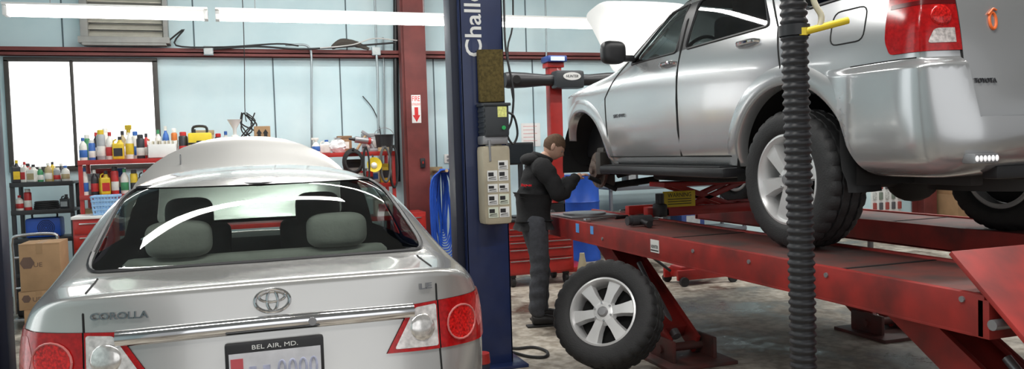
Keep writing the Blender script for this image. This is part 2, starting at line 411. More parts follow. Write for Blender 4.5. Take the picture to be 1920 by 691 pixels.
for a,c in ((x0+.02,cm-.018),(cm+.018,x1-.025)):
    b=nb(); bx(b,a,c,W-.025,W-.02,z0+.02,z1-.02); mk('pane',b,PANE,wf)
# ============================================================ LIGHTS
def area(x,y,z,sx,sy,pw,col=(1,.985,.95),rx=0,rz=0,ry=0):
    l=bpy.data.lights.new('shop_light','AREA'); l.shape='RECTANGLE'; l.size=sx; l.size_y=sy; l.energy=pw; l.color=col
    o=bpy.data.objects.new('shop_light',l); COL.objects.link(o); o.location=(x,y,z); o.rotation_euler=(rx,ry,rz)
area(.1,6.0,4.25,2.4,.18,88,rz=R(16))
for x,y in ((-.9,1.6),(2.2,2.0),(4.6,3.2),(1.2,7.9),(5.2,6.8),(7.5,4.5),(9,8.5)): area(x,y,4.3,2.6,.16,78)
area(1.5,-3.2,2.3,7,3.2,58,(.97,.985,1.),R(90))
area(-3.8,4.5,2.3,4.5,2.4,42,(.96,.98,1.),0,0,R(-90))
w=bpy.data.worlds.new('World'); S.world=w; w.use_nodes=True; w.node_tree.nodes['Background'].inputs[0].default_value=(.96,.98,1,1); w.node_tree.nodes['Background'].inputs[1].default_value=.36
TUBE=mat('lit_tube',(1,1,.98),.4,emit=16,var=.01)
def fixture(x0,x1,Y,z,label):
    t=thing('fluorescent_light',label,'ceiling light',((x0+x1)/2,Y,z),group='fluorescent strip lights over the work benches')
    b=nb(); bx(b,x0,x1,Y-.05,Y+.05,z+.02,z+.085,.008); bx(b,x0,x1,Y-.11,Y+.11,z+.075,z+.095,.004); mk('housing',b,WHITE,t)
    for s in (-.045,.045):
        b=nb(); cyl(b,(x0+.04,Y+s,z),(x1-.04,Y+s,z),.021); mk('tube',b,TUBE,t)
    for x in (x0+.02,x1-.02):
        b=nb(); bx(b,x-.02,x+.02,Y-.075,Y+.075,z-.025,z+.08,.005); mk('socket',b,WHITE,t)
    for x in (x0+.4,x1-.4):
        b=nb(); cyl(b,(x,Y,z+.09),(x,Y,4.6),.004,seg=6); mk('hanger_wire',b,GREY,t)
FY=9.0; fz=atY(400,34,FY).z
fx=[atY(u,30,FY).x for u in (8,390,404,858)]
fixture(fx[0],fx[1],FY,fz,'left white fluorescent strip light hanging in front of the window')
fixture(fx[2],fx[3],FY,fz,'middle white fluorescent strip light above the open sedan hood')
fixture(fx[3]+.06,fx[3]+2.5,FY,fz,'right white fluorescent strip light running behind the blue lift post')
# ============================================================ SEDAN
CX,CY=.10,2.79
car=thing('sedan','silver four-door sedan parked with its hood raised, seen from behind','car',(CX,CY,0))
sx=[.72,.84,.87,.88,.868]; sz=[.20,.30,.5,.72,.89]
def stn(y,top,yt=None,k=1.,sxx=None):
    xs=sxx or [q*k for q in sx]
    return ([(xs[i],y,sz[i]) for i in range(5)],[(t[0],(t[2] if len(t)>2 else (y if yt is None else yt)),t[1]) for t in top])
st=[stn(.30,[(.785,.985,.30),(.72,1.035,.225),(.62,1.06,.165),(.32,1.072,.12),(0,1.076,.11)],sxx=[.68,.79,.83,.84,.825]),
 stn(.60,[(.82,.99),(.755,1.042),(.68,1.066),(.35,1.076),(0,1.078)],.42),
 stn(.72,[(.825,.99),(.765,1.05),(.70,1.076),(.36,1.084),(0,1.086)],.56),
 stn(.90,[(.83,.99),(.755,1.11),(.672,1.205),(.34,1.246),(0,1.254)],.86),
 stn(1.2,[(.83,.99),(.735,1.19),(.635,1.35),(.34,1.408),(0,1.42)]),
 stn(1.6,[(.83,.985),(.735,1.20),(.62,1.395),(.33,1.452),(0,1.466)]),
 stn(2.1,[(.83,.98),(.735,1.20),(.615,1.40),(.33,1.46),(0,1.474)]),
 stn(2.6,[(.83,.97),(.735,1.18),(.605,1.37),(.32,1.43),(0,1.445)]),
 stn(3.0,[(.82,.96),(.73,1.11),(.645,1.21),(.34,1.26),(0,1.27)]),
 stn(3.38,[(.80,.95),(.73,.99),(.67,1.03),(.34,1.06),(0,1.07)]),
 stn(3.55,[(.785,.93),(.72,.965),(.64,.985),(.33,1.015),(0,1.025)]),
 stn(4.0,[(.76,.87),(.69,.90),(.6,.915),(.3,.94),(0,.95)],k=.98),
 stn(4.22,[(.70,.78,4.22),(.60,.80,4.32),(.45,.81,4.38),(.22,.82,4.42),(0,.825,4.44)],sxx=[.62,.72,.76,.77,.75])]
def lerp(tab,z):
    if z<=tab[0][0]: return tab[0][1]
    for (a,p),(c,q) in zip(tab,tab[1:]):
        if z<=c: return p+(q-p)*(z-a)/(c-a)
    return tab[-1][1]
rf=lambda x,z: lerp([(.2,.08),(.34,.02),(.52,-.01),(.64,0),(.72,.05),(.92,.075),(1.0,.09),(1.09,.11)],z)+.25*(abs(x)/.84)**3.4
ff=lambda x,z: lerp([(.2,4.45),(.4,4.54),(.6,4.53),(.8,4.45)],z)-.3*(abs(x)/.77)**3
bm,ref=car_surface(st,rf,ff,rear_crease=.75,extra=((2,.95),))
for sg in (-1,1):
    for y in (.97,3.57):
        take(bm,carve(bm,circ(y,.315,.375),(1,2),lambda c,n,sg=sg: c.x*sg>.5)).free()
    sd=lambda c,n,sg=sg: c.x*sg>.4 and abs(n.x)>.3
    for P in ([(2.85,1.02),(2.35,1.33),(1.95,1.345),(1.94,1.02)],[(1.86,1.02),(1.87,1.345),(1.40,1.315),(1.05,1.12),(1.05,1.03)]):
        cutout(bm,'side_window',rpoly(P,.04),(1,2),sd,GLAS,car,ref,-.004)
RW=rpoly([(-.665,1.086),(.665,1.086),(.60,1.335),(.55,1.378),(-.55,1.378),(-.60,1.335)],.06,5)
cutout(bm,'rear_window',RW,(0,2),lambda c,n: n.y<-.1 and .4<c.y<1.5,GLAS,car,ref,-.004)
cutout(bm,'windshield',rpoly([(-.64,1.06),(.64,1.06),(.54,1.385),(-.54,1.385)],.06),(0,2),lambda c,n: n.y>.1 and 2.2<c.y<3.6,GLASW,car,ref,-.004)
LRED=mat('red_lens',(.34,.004,.005),.15,scale=60,var=.3,emit=.10); LCLR=mat('clear_lens',(.74,.70,.68),.12,.3,scale=50,var=.3); LRED2=mat('bright_red_lens',(.46,.009,.008),.15,scale=110,var=.6,emit=.12)
for sg in (-1,1):
    q=lambda pts: [(sg*a,z) for a,z in pts]
    sdb=lambda c,n,sg=sg: c.x*sg>.3 and c.y<.75
    cl=take(bm,carve(bm,rpoly(q([(.418,.788),(.592,.774),(.592,.930),(.507,.926)]),.010),(0,2),sdb))
    inn=take(bm,carve(bm,q([(.388,.777),(.597,.762),(.597,.940),(.495,.938)]),(0,2),sdb))
    rnd=take(bm,carve(bm,circ(sg*.70,.842,.064,20),(0,2),sdb))
    clo=take(bm,carve(bm,rpoly(q([(.785,.80),(.845,.83),(.84,.90),(.785,.925),(.77,.86)]),.01),(0,2),sdb))
    out=take(bm,carve(bm,q([(.603,.762),(.80,.750),(.875,.760),(.88,.85),(.865,.915),(.80,.940),(.603,.940)]),(0,2),sdb))
    lt=panel('tail_light',out,LRED,car,ref,.006); panel('inner_lens',inn,LRED,lt,ref,.006); panel('clear_lens',cl,LCLR,lt,ref,.007); panel('round_lens',rnd,LRED2,lt,ref,.010); panel('corner_lens',clo,mat('pink_lens',(.55,.10,.10),.15,scale=60,var=.25),lt,ref,.007)
    t=nb(); tube(t,rear_pts(ref,circ(sg*.70,.842,.065,20)+[circ(sg*.70,.842,.065,20)[0]],1,.010),.004,6); mk('lens_ring',t,mat('clear_red_rim',(.62,.18,.17),.2),lt,local=True)
    ctr,nn=hit(ref,(sg*.532,-2,.852),(0,1,0))
    t=nb(); ball(t,(0,0,0),(.052,.052,.014),axisM(ctr+nn*.006,nn),20,12); mk('reverse_bulb',t,mat('reflector',(.80,.78,.75),.15,.7,var=.2,scale=60),lt,local=True)
cutout(bm,'trunk_lid',[(-.60,.665),(.60,.665),(.60,1.3),(-.60,1.3)],(0,2),lambda c,n: c.y<.46 and c.z<1.15,SILVER,car,ref)
HX=Matrix.Translation((-.03,3.5,1.02))@Matrix.Rotation(R(57),4,'X')@Matrix.Diagonal((1.1,1,1,1))@Matrix.Translation((0,-3.5,-1.02))
hp_=[(.77*cos(a)**.9 if cos(a)>0 else 0,3.72+.69*sin(a)) for a in [PI/2*k/9 for k in range(10)]]
HPOLY=[(.77,3.5)]+hp_[:-1]+[(-x,y) for x,y in hp_[-2::-1]]+[(-.77,3.5)]
cutout(bm,'hood',HPOLY,(0,1),lambda c,n: n.z>.3 and c.z>.6,SILVER,car,ref,0,(),HX)
cutout(bm,'rear_bumper',[(-1,.15),(1,.15),(1,.70),(-1,.70)],(0,2),lambda c,n: c.y<.5,SILVER,car,ref)
panel('body',bm,SILVER,car,ref)
def deck_gap(x):
    a=rear_pts(ref,[(x,.67),(x,1.0)],8,.0)
    for k in range(9):
        p,nn=hit(ref,(x,.24+.25*k/8,2),(0,0,-1)); a.append(p)
    return a
for x in (-.60,.60):
    t=nb(); tube(t,deck_gap(x),.004,6); mk('lid_gap',t,DARK,car,local=True)
t=nb(); tube(t,rear_pts(ref,[(-.60,.665),(.60,.665)],8,-.001),.004,6); mk('bumper_gap',t,DARK,car,local=True)
t=nb(); pl=RW+[RW[0]]; tube(t,rear_pts(ref,pl,2,.0,y0=-2),.010,6); mk('window_gasket',t,BLACK,car,local=True)
t=nb(); rows=[]
for k in range(25):
    x=-.50+k/24.; zc=.928-.05*(x*x); row=[]
    for dz,of in ((.027,.001),(.022,.012),(0,.018),(-.020,.013),(-.027,.001)):
        p,nn=hit(ref,(x,-2,zc+dz),(0,1,0)); row.append(t.verts.new(p+nn*of))
    rows.append(row)
for a,c in zip(rows,rows[1:]):
    for k in range(4): t.faces.new((a[k],a[k+1],c[k+1],c[k]))
mk('chrome_strip',t,CHROME,car,local=True,ang=60)
p,nn=hit(ref,(.13,-2,.925),(0,1,0)); t=nb(); cyl(t,p-V((0,.012,0)),p-V((0,.022,0)),.014); mk('lock_cover',t,GREY,car,local=True)
def ell(cx,cz,a,c,n=32): return [(cx+a*cos(2*PI*k/n),cz+c*sin(2*PI*k/n)) for k in range(n)]
t=nb(); p,nn=hit(ref,(0,-2,1.008),(0,1,0)); ey=p.y-.008
for cx,cz,a,c,r in ((0,1.006,.058,.038,.006),(0,1.006,.018,.034,.0045),(0,1.019,.043,.017,.0045)):
    tube(t,[(x,ey+(z-1.006)*.25,z) for x,z in ell(cx,cz,a,c)],r,8,True)
mk('emblem',t,CHROME,car,local=True)
t=nb(); surf_text(t,'COROLLA',ref,-.485,.992,.185,.024,.004,.02); mk('model_lettering',t,mat('badge_chrome',(.35,.35,.36),.15,1),car,local=True)
t=nb(); surf_text(t,'LE',ref,.555,1.0,.05,.022,.004,.02); mk('trim_lettering',t,MATS['badge_chrome'],car,local=True)
p,nn=hit(ref,(0,-2,.80),(0,1,0)); py=p.y-.02; dzp=-.008
t=nb(); bx(t,-.162,.162,py-.012,py+.02,.715+dzp,.888+dzp,.008); pf=mk('license_plate',t,BLACK,car,local=True)
t=nb(); bx(t,-.150,.150,py-.0135,py-.010,.725+dzp,.855+dzp); mk('plate_face',t,mat('plate_white',(.70,.70,.74),.35,scale=20),pf,local=True)
t=nb(); txt(t,'BEL AIR, MD.',(0,py-.013,.871+dzp),(1,0,0),(0,0,1),.15,.017,.0006); mk('dealer_lettering',t,WHITE,pf,local=True)
PB=mat('plate_blur',(.48,.50,.66),.5,scale=30,var=.25)
for x in (-.075,-.03):
    t=nb(); bx(t,x-.012,x+.012,py-.0145,py-.0135,.765,.80); mk('plate_mark',t,PB,pf,local=True)
for x in (.02,.055,.09,.125):
    t=nb(); tube(t,[(a,py-.0135,c) for a,c in ell(x,.78,.011,.03,16)],.004,6,True); mk('plate_mark',t,PB,pf,local=True)
t=nb(); bx(t,-.145,-.105,py-.0145,py-.0135,.79,.83); mk('plate_red_mark',t,mat('plate_red',(.6,.10,.12),.5),pf,local=True)
SEAT=mat('grey_seat_fabric',(.66,.64,.62),.9,bump=.2); SEATD=mat('dark_seat_fabric',(.10,.10,.105),.9)
for x in (-.37,.37):
    t=nb(); cushion(t,(x,1.33,1.125),(.30,.16,.175)); mk('rear_headrest',t,SEAT,car,local=True)
    t=nb(); cushion(t,(x,2.3,1.17),(.27,.14,.22)); box(t,(x,2.3,.85),(.46,.14,.55),None,.06,3); mk('front_seat',t,SEATD,car,local=True)
t=nb(); box(t,(0,1.36,.79),(1.25,.16,.50),None,.05,3); mk('rear_seat_back',t,SEAT,car,local=True)
t=nb(); bx(t,-.60,.60,.60,1.28,.97,1.0,.01); mk('parcel_shelf',t,mat('parcel_shelf_felt',(.10,.10,.10),.9),car,local=True)
t=nb(); bx(t,-.09,.09,.82,.9,1.0,1.045,.012); mk('high_brake_light',t,BLACK,car,local=True)
t=nb(); bx(t,-.6,.6,2.9,3.2,.75,.98,.05); mk('dashboard',t,SEATD,car,local=True)
t=nb(); bx(t,-.6,.6,3.6,4.3,.35,.72,.03); bx(t,-.25,.3,3.7,4.1,.7,.80,.03); mk('engine',t,BLACK,car,local=True)
for sg in (-1,1):
    for y in (.97,3.57): add_wheel(car,axisM((sg*.765,y,.315),(sg,0,0)),Rt=.315,hw=.1,rr=.20,ns=7)
t=nb(); tube(t,[(-.55,4.25,.75),(-.5,3.92,1.55)],.006,6); mk('hood_prop',t,GREY,car,local=True)
# ============================================================ SUV
LZ=.90
SX,SY,SZ=3.80,2.64,LZ
suv=thing('suv','silver sport utility vehicle raised on the red alignment lift, front wheel removed','car',(SX,SY,SZ))
sx2=[.76,.875,.897,.905,.898]; sz2=[.42,.47,.66,.90,1.09]
def sn(y,top,xs=sx2,z=None):
    z=z or sz2
    return ([(xs[i],y,z[i]) for i in range(5)],[(t[0],(t[2] if len(t)>2 else y),t[1]) for t in top])
G=[(.873,1.195),(.81,1.43),(.715,1.665),(.38,1.735),(0,1.75)]
st=[sn(.16,[(.855,1.185,.19),(.80,1.42,.28),(.695,1.645,.40),(.37,1.715,.34),(0,1.73,.32)],[.77,.855,.875,.882,.872]),
 sn(.36,[(.872,1.195,.42),(.81,1.43,.50),(.712,1.665,.60),(.38,1.735,.55),(0,1.75,.55)],[.77,.872,.893,.90,.892]),
 sn(1.1,[(a,z+.005) for a,z in G]),sn(1.8,[(a,z+.01) for a,z in G]),sn(2.3,[(a,z) for a,z in G]),
 sn(2.55,[(.872,1.195),(.805,1.41),(.71,1.63),(.38,1.725),(0,1.74)]),
 sn(2.80,[(.87,1.19),(.805,1.36),(.715,1.53),(.38,1.67),(0,1.69)]),
 sn(3.08,[(.868,1.18),(.815,1.27),(.755,1.35),(.40,1.485),(0,1.51)]),
 sn(3.38,[(.862,1.165),(.815,1.20),(.765,1.235),(.42,1.30),(0,1.315)]),
 sn(3.52,[(.857,1.155),(.80,1.19),(.71,1.21),(.40,1.23),(0,1.235)]),
 sn(4.1,[(.85,1.115),(.78,1.145),(.67,1.16),(.38,1.18),(0,1.185)]),
 sn(4.40,[(.80,1.04,4.40),(.70,1.06,4.55),(.56,1.07,4.63),(.3,1.08,4.68),(0,1.085,4.70)],[.66,.77,.81,.82,.81])]
rf=lambda x,z: lerp([(.42,.06),(.50,.01),(.58,-.01),(.65,-.005),(.70,.05),(.80,.07),(.95,.085),(1.1,.10),(1.25,.12),(1.66,.27),(1.74,.33)],z)+.085*(abs(x)/.885)**7
ff=lambda x,z: lerp([(.4,4.65),(.6,4.78),(.9,4.76),(1.05,4.70)],z)-.38*(abs(x)/.80)**3
bm,ref=car_surface(st,rf,ff,rear_crease=.3)
doors={}
FD=[(3.33,.52),(3.36,1.0),(3.15,1.22),(2.60,1.63),(2.24,1.64),(2.23,.52)]
RD=[(2.22,.52),(2.23,1.64),(1.42,1.64),(1.18,1.25),(1.10,.95),(1.50,.52)]
FW_=rpoly([(3.0,1.235),(2.62,1.575),(2.30,1.59),(2.29,1.245)],.03)
RWn=rpoly([(2.17,1.25),(2.16,1.59),(1.46,1.59),(1.26,1.27)],.04)
CW=rpoly([(.98,1.31),(1.10,1.57),(.55,1.57),(.44,1.33)],.05)
FU=rpoly([(.50,1.08),(.73,1.08),(.73,1.25),(.50,1.25)],.05)
def loop_part(name,pts,r,parent,m=DARK):
    t=nb(); tube(t,pts,r,6); return mk(name,t,m,parent,local=True)
for sg in (-1,1):
    for y in (1.08,3.87):
        take(bm,carve(bm,circ(y,.42,.50,32),(1,2),lambda c,n,sg=sg: c.x*sg>.5)).free()
    take(bm,carve(bm,[(.75,.78),(.47,.38),(.80,.38)],(1,2),lambda c,n,sg=sg: c.x*sg>.5)).free()
    sd=lambda c,n,sg=sg: c.x*sg>.4 and abs(n.x)>.25
    a=take(bm,carve(bm,FW_,(1,2),sd)); c=take(bm,carve(bm,RWn,(1,2),sd)); cg=take(bm,carve(bm,CW,(1,2),sd))
    pi=take(bm,carve(bm,[(2.295,1.245),(2.305,1.59),(2.155,1.59),(2.165,1.25)],(1,2),sd))
    d1=panel('front_door',take(bm,carve(bm,FD,(1,2),sd)),SILVER2,suv,ref); d2=panel('rear_door',take(bm,carve(bm,RD,(1,2),sd)),SILVER2,suv,ref)
    panel('window',a,GLAS2,d1,ref,-.004); panel('window',c,GLAS2,d2,ref,-.004); cw=panel('cargo_window',cg,GLAS2,suv,ref,-.004); panel('pillar_trim',pi,BLACK,d2,ref)
    doors[sg]=(d1,d2)
    if sg<0:
        fd_=panel('fuel_door',take(bm,carve(bm,FU,(1,2),sd)),SILVER2,suv,ref); loop_part('fuel_door_gap',side_pts(ref,FU+[FU[0]],sg,2,.0),.004,fd_)
    for P,pp in ((FW_,d1),(RWn,d2),(CW,cw)): loop_part('window_gasket',side_pts(ref,P+[P[0]],sg,1,.0),.010,pp,BLACK)
    loop_part('door_gap',side_pts(ref,FD+[FD[0]],sg,6,.0),.006,d1)
    pts=side_pts(ref,[(1.52,.52),(2.22,.52),(2.23,1.64),(1.42,1.64),(1.18,1.25),(1.10,.95)],sg,6,.0); pts=[p for p in pts if (p.y-1.08)**2+(p.z-.42)**2>.52**2]
    loop_part('door_gap',pts,.006,d2)
    ex=[((sg*.70,0,0),(-sg,0,0))]
    sl=lambda c,n,sg=sg: c.x*sg>.6 and c.y<.6
    cl=take(bm,carve(bm,rpoly([(-.2,1.02),(.165,1.02),(.155,1.085),(-.2,1.09)],.01),(1,2),sl,[((sg*.725,0,0),(-sg,0,0))]))
    bar=take(bm,carve(bm,[(-.2,1.195),(.345,1.195),(.345,1.215),(-.2,1.215)],(1,2),sl,ex))
    l1=take(bm,carve(bm,rpoly([(-.2,.985),(.33,.985),(.36,1.05),(.37,1.36),(-.2,1.36)],.02),(1,2),sl,ex))
    lt=panel('tail_light',l1,LRED,suv,ref,.008); panel('clear_lens',cl,mat('dim_clear_lens',(.55,.50,.48),.15,.2,scale=70,var=.4),lt,ref,.010); panel('lens_divider',bar,mat('dark_red_divider',(.10,.003,.004),.2),lt,ref,.010)
    for zc in (1.145,1.275):
        p,nn=hit(ref,(sg*2,-1.2,zc),V((-sg*1.22,1.35,0)).normalized())
        if p:
            t=nb(); ball(t,(0,0,0),(.05,.05,.012),axisM(p+nn*.006,nn)); mk('round_lens',t,LRED2,lt,local=True)
cutout(bm,'rear_window',rpoly([(-.62,1.25),(.62,1.25),(.55,1.60),(-.55,1.60)],.06),(0,2),lambda c,n: n.y<-.2 and c.y<.6,GLAS2,suv,ref,-.004)
tg=cutout(bm,'tailgate',[(-.67,.68),(.67,.68),(.70,.95),(.66,1.68),(-.66,1.68),(-.70,.95)],(0,2),lambda c,n: n.y<-.2 and c.y<.6,SILVER2,suv,ref)
sst=lambda t: max(0,min(1,t))**2*(3-2*max(0,min(1,t)))
def bump_off(p):
    top=sst((.958-p.z)/.045); ar=sst((.70-p.y)/.14); low=sst((p.z-.40)/.10)
    return .034*top*ar*(.35+.65*low)
fsb=carve(bm,[(-.2,.30),(.75,.30),(.77,.958),(-.2,.958)],(1,2),lambda c,n: c.y<.8)
for cc in (.945,.93,.915):
    pass
bb=take(bm,fsb)
bmesh.ops.remove_doubles(bb,verts=bb.verts[:],dist=1e-6)
for zc in (.953,.946,.938,.930,.921,.912):
    bmesh.ops.bisect_plane(bb,geom=bb.verts[:]+bb.edges[:]+bb.faces[:],dist=1e-6,plane_co=(0,0,zc),plane_no=(0,0,1))
panel('rear_bumper',bb,SILVER2,suv,ref,bump_off,None,True)
cutout(bm,'windshield',rpoly([(-.66,1.31),(.66,1.31),(.58,1.66),(-.58,1.66)],.06),(0,2),lambda c,n: n.y>.15 and 2.3<c.y<3.6,GLAS2,suv,ref,-.004)
HX=Matrix.Translation((0,3.5,1.2))@Matrix.Rotation(R(50),4,'X')@Matrix.Translation((0,-3.5,-1.2))
HOODLIT=paint('silver_hood_lit',(.80,.81,.80),.35,.2)  # silver hood made whiter; the light it reflects is put into the colour
cutout(bm,'hood',rpoly([(-.74,3.5),(.74,3.5),(.70,4.4),(.45,4.62),(-.45,4.62),(-.70,4.4)],.1),(0,1),lambda c,n: n.z>.3 and c.z>.8,HOODLIT,suv,ref,0,(),HX)
panel('body',bm,SILVER2,suv,ref)
loop_part('tailgate_gap',rear_pts(ref,[(-.69,1.5),(-.70,.95),(-.67,.68),(.67,.68),(.70,.95),(.69,1.5)],8),.006,tg)
for sg in (-1,1):
    loop_part('bumper_gap',side_pts(ref,[(.20,.96),(.36,.96),(.58,.958)],sg,5),.003,suv)
for sg in (-1,1):
    for y in (1.08,3.87):
        t=nb(); rings=[]; A0,A1=(4,147) if y<2 else (30,176)
        for k in range(41):
            a=R(A0)+R(A1-A0)*k/40; row=[]
            fd=min(1,max(.0,min((k)/6,(40-k)/6)))
            for rr_,rs_,dx in ((.488,.506,-.07),(.494,.506,.003),(.500,.506,.008),(.52,.52,.012),(.55,.55,.011),(.585,.585,.006),(.62,.62,-.004)):
                q,_=hit(ref,(sg*3,y+rs_*cos(a),max(.475,.42+rs_*sin(a))),(-sg,0,0)); xs=q.x if q else sg*.87
                row.append(t.verts.new((xs+sg*(dx if dx<0 else dx*fd),y+rr_*cos(a),.42+rr_*sin(a))))
            rings.append(row)
        for a,c in zip(rings,rings[1:]):
            for k in range(len(a)-1): t.faces.new((a[k],a[k+1],c[k+1],c[k]))
        mk('wheel_arch',t,SILVER2,suv,local=True,ang=80)
        t=nb(); rings=[]
        for k in range(25):
            a=R(-6)+R(192)*k/24; rings.append([t.verts.new((sg*xx,y+.505*cos(a),.42+.505*sin(a))) for xx in (.87,.50)])
        for a,c in zip(rings,rings[1:]): t.faces.new((a[0],a[1],c[1],c[0]))
        mk('arch_liner',t,DARK,suv,local=True)
for sg in (-1,1):
    for i,(y,z) in enumerate(((2.36,1.165),(1.44,1.19))):
        p,nn=hit(ref,(sg*3,y,z),(-sg,0,0)); t=nb()
        tube(t,crv([p+V((0,.10,-.003))-nn*.005,p+V((0,.07,0))+nn*.028,p+nn*.034,p+V((0,-.07,.003))+nn*.028,p+V((0,-.10,.003))-nn*.005],4),.014,8)
        mk('handle',t,CHROME,doors[sg][i],local=True)
        t=nb(); ball(t,p-nn*.004,(.012,.085,.032)); mk('handle_recess',t,GREY,doors[sg][i],local=True)
    t=nb(); cushion(t,(sg*1.015,2.96,1.325),(.20,.11,.18),(.6,.6,.6)); bx(t,sg*.84,sg*.96,2.93,2.99,1.255,1.305,.015); mk('side_mirror',t,BLACK,suv,local=True)
    t=nb(); bx(t,sg*.80,sg*.98,1.58,3.35,.385,.45,.025); bx(t,sg*.83,sg*.96,1.64,3.30,.45,.457)
    for y in (1.9,2.5,3.1): bx(t,sg*.6,sg*.9,y-.03,y+.03,.39,.43)
    mk('running_board',t,BLACK,suv,local=True)
    t=nb(); rows=[]
    for k in range(9):
        z=.33+.46*k/8; yy=.62+.035*sin(k/8*PI*.9)
        rows.append([t.verts.new((sg*xx,yy+(.03 if xx<.72 else 0)+dd,z)) for xx,dd in ((.64,0),(.74,-.01),(.84,-.01),(.885-(.02 if k<2 else 0),.02))])
    for a,c in zip(rows,rows[1:]):
        for k in range(3): t.faces.new((a[k],a[k+1],c[k+1],c[k]))
    bmesh.ops.solidify(t,geom=t.faces[:],thickness=.012)
    mk('mud_flap',t,mat('grey_mud_flap',(.045,.045,.047),.6),suv,local=True,ang=60)
for sg,ys in ((-1,(1.08,)),(1,(1.08,3.87))):
    for y in ys: add_wheel(suv,axisM((sg*.79,y,.388),(sg,0,0)),rr=.248)
t=nb(); M=axisM((-.74,3.87,.40),(-1,0,0)); lathe(t,[(0,-.02),(.16,-.02),(.16,.005),(.085,.008),(.08,.05),(.04,.055),(.035,.075),(0,.075)],M,32)
hub=mk('brake_rotor',t,mat('rusty_rotor',(.16,.12,.10),.5,.6,scale=20,var=.4),suv,local=True)
t=nb(); bx(t,-.80,-.68,3.70,3.80,.36,.56,.02); bx(t,-.72,-.6,3.8,3.95,.25,.60,.03); mk('caliper',t,mat('dark_cast_iron',(.05,.045,.04),.6),hub,local=True)
t=nb(); tube(t,[(-.55,3.87,.35),(-.2,3.85,.42)],.035); tube(t,[(-.6,3.9,.25),(-.2,3.75,.30)],.03); tube(t,[(-.55,3.9,.5),(-.55,3.9,.9)],.05); tube(t,[(-.85,3.83,.34),(-.60,3.80,.22)],.02); mk('suspension',t,DARK,suv,local=True)
CH=mat('dark_chassis',(.03,.028,.026),.7)
t=nb()
for x in (-.45,.45): bx(t,x-.04,x+.04,.25,4.4,.36,.46,.01)
cyl(t,(-.7,1.08,.36),(.7,1.08,.36),.045); ball(t,(0,1.08,.36),(.16,.14,.14)); bx(t,-.35,.35,2.6,3.6,.30,.5,.04); bx(t,-.5,.5,3.9,4.5,.34,.5,.05)
cyl(t,(-.3,.1,.42),(-.3,1.0,.42),.035); cyl(t,(0,1.1,.36),(0,2.7,.38),.035); lathe(t,[(.05,-.1),(.36,-.1),(.38,-.03),(.38,.03),(.36,.1),(.05,.1)],axisM((.05,.52,.42),(0,0,1)),32); bx(t,.1,.65,1.6,2.5,.32,.5,.05)
mk('chassis',t,CH,suv,local=True)
t=nb(); bx(t,-.55,.55,.06,.14,.40,.46,.01); bx(t,-.04,.04,-.06,.10,.36,.44,.006); mk('tow_hitch',t,BLACK,suv,local=True)
p,nn=hit(ref,(-.66,-2,.52),(0,1,0)); py=p.y-.025
t=nb(); bx(t,-.74,-.60,py-.04,py+.03,.475,.52,.008); wl=mk('work_light',t,GREY,suv,local=True)
for k in range(6):
    t=nb(); ball(t,(-.728+.0232*k,py-.04,.498),(.010,.006,.014),None,10,6); mk('lamp_element',t,mat('lamp_lens',(.9,.9,.9),.2,emit=.6),wl,local=True)
DB=mat('dark_badge',(.12,.12,.13),.3,.8)
t=nb(); surf_text(t,'TOYOTA',ref,-.60,.845,.115,.022,.003); mk('maker_lettering',t,DB,suv,local=True)
p,nn=hit(ref,(-.51,-2,1.13),(0,1,0)); ORG=mat('orange_vinyl',(.85,.16,.03),.5); t=nb()
tube(t,[(p.x+.02*cos(a)+.004*sin(a),p.y-.004+.06*sin(a)*.12,p.z-.01+.038*sin(a)) for a in [2*PI*k/24 for k in range(24)]],.0065,6,True)
tube(t,crv([(p.x-.025,p.y-.002,p.z+.018),(p.x-.005,p.y+.0,p.z+.034),(p.x+.01,p.y+.002,p.z+.045),(p.x+.03,p.y+.002,p.z+.040)],4),.005,6); mk('orange_decal',t,ORG,suv,local=True)
p,nn=hit(ref,(-3,3.10,.845),(1,0,0)); t=nb(); txt(t,'SR5 4WD',p-V((.004,0,0)),(0,-1,0),(0,0,1),.20,.028,.002); mk('trim_lettering',t,DB,suv,local=True)
for x in (-.38,.38):
    t=nb(); box(t,(x,2.15,1.20),(.46,.16,.55),None,.06,3); box(t,(x,2.10,1.52),(.25,.1,.17),None,.04,3); mk('front_seat',t,SEATD,suv,local=True)
t=nb(); tube(t,[V((-.38,2.72,1.24))+V((.18*cos(a),-.07*sin(a)*1.2,.17*sin(a))) for a in [2*PI*k/28 for k in range(28)]],.014,8,True); tube(t,[(-.55,2.72,1.24),(-.21,2.72,1.24)],.014); tube(t,[(-.38,2.72,1.24),(-.38,3.0,1.1)],.03); mk('steering_wheel',t,BLACK,suv,local=True)
t=nb(); box(t,(0,1.2,1.12),(1.3,.16,.5),None,.06,3); mk('rear_seat_back',t,SEATD,suv,local=True)
t=nb(); bx(t,-.75,.75,2.85,3.3,.9,1.18,.04); mk('dashboard',t,SEATD,suv,local=True)
for x in (-.58,.58):
    t=nb(); tube(t,crv([(x,.62,1.72),(x,.75,1.80),(x,1.5,1.82),(x,2.2,1.80),(x,2.35,1.73)],5),.016); mk('roof_rail',t,BLACK,suv,local=True)
t=nb(); bx(t,-.62,.62,3.62,4.5,.5,.98,.04); bx(t,-.3,.3,3.7,4.3,.95,1.06,.04); mk('engine',t,BLACK,suv,local=True)
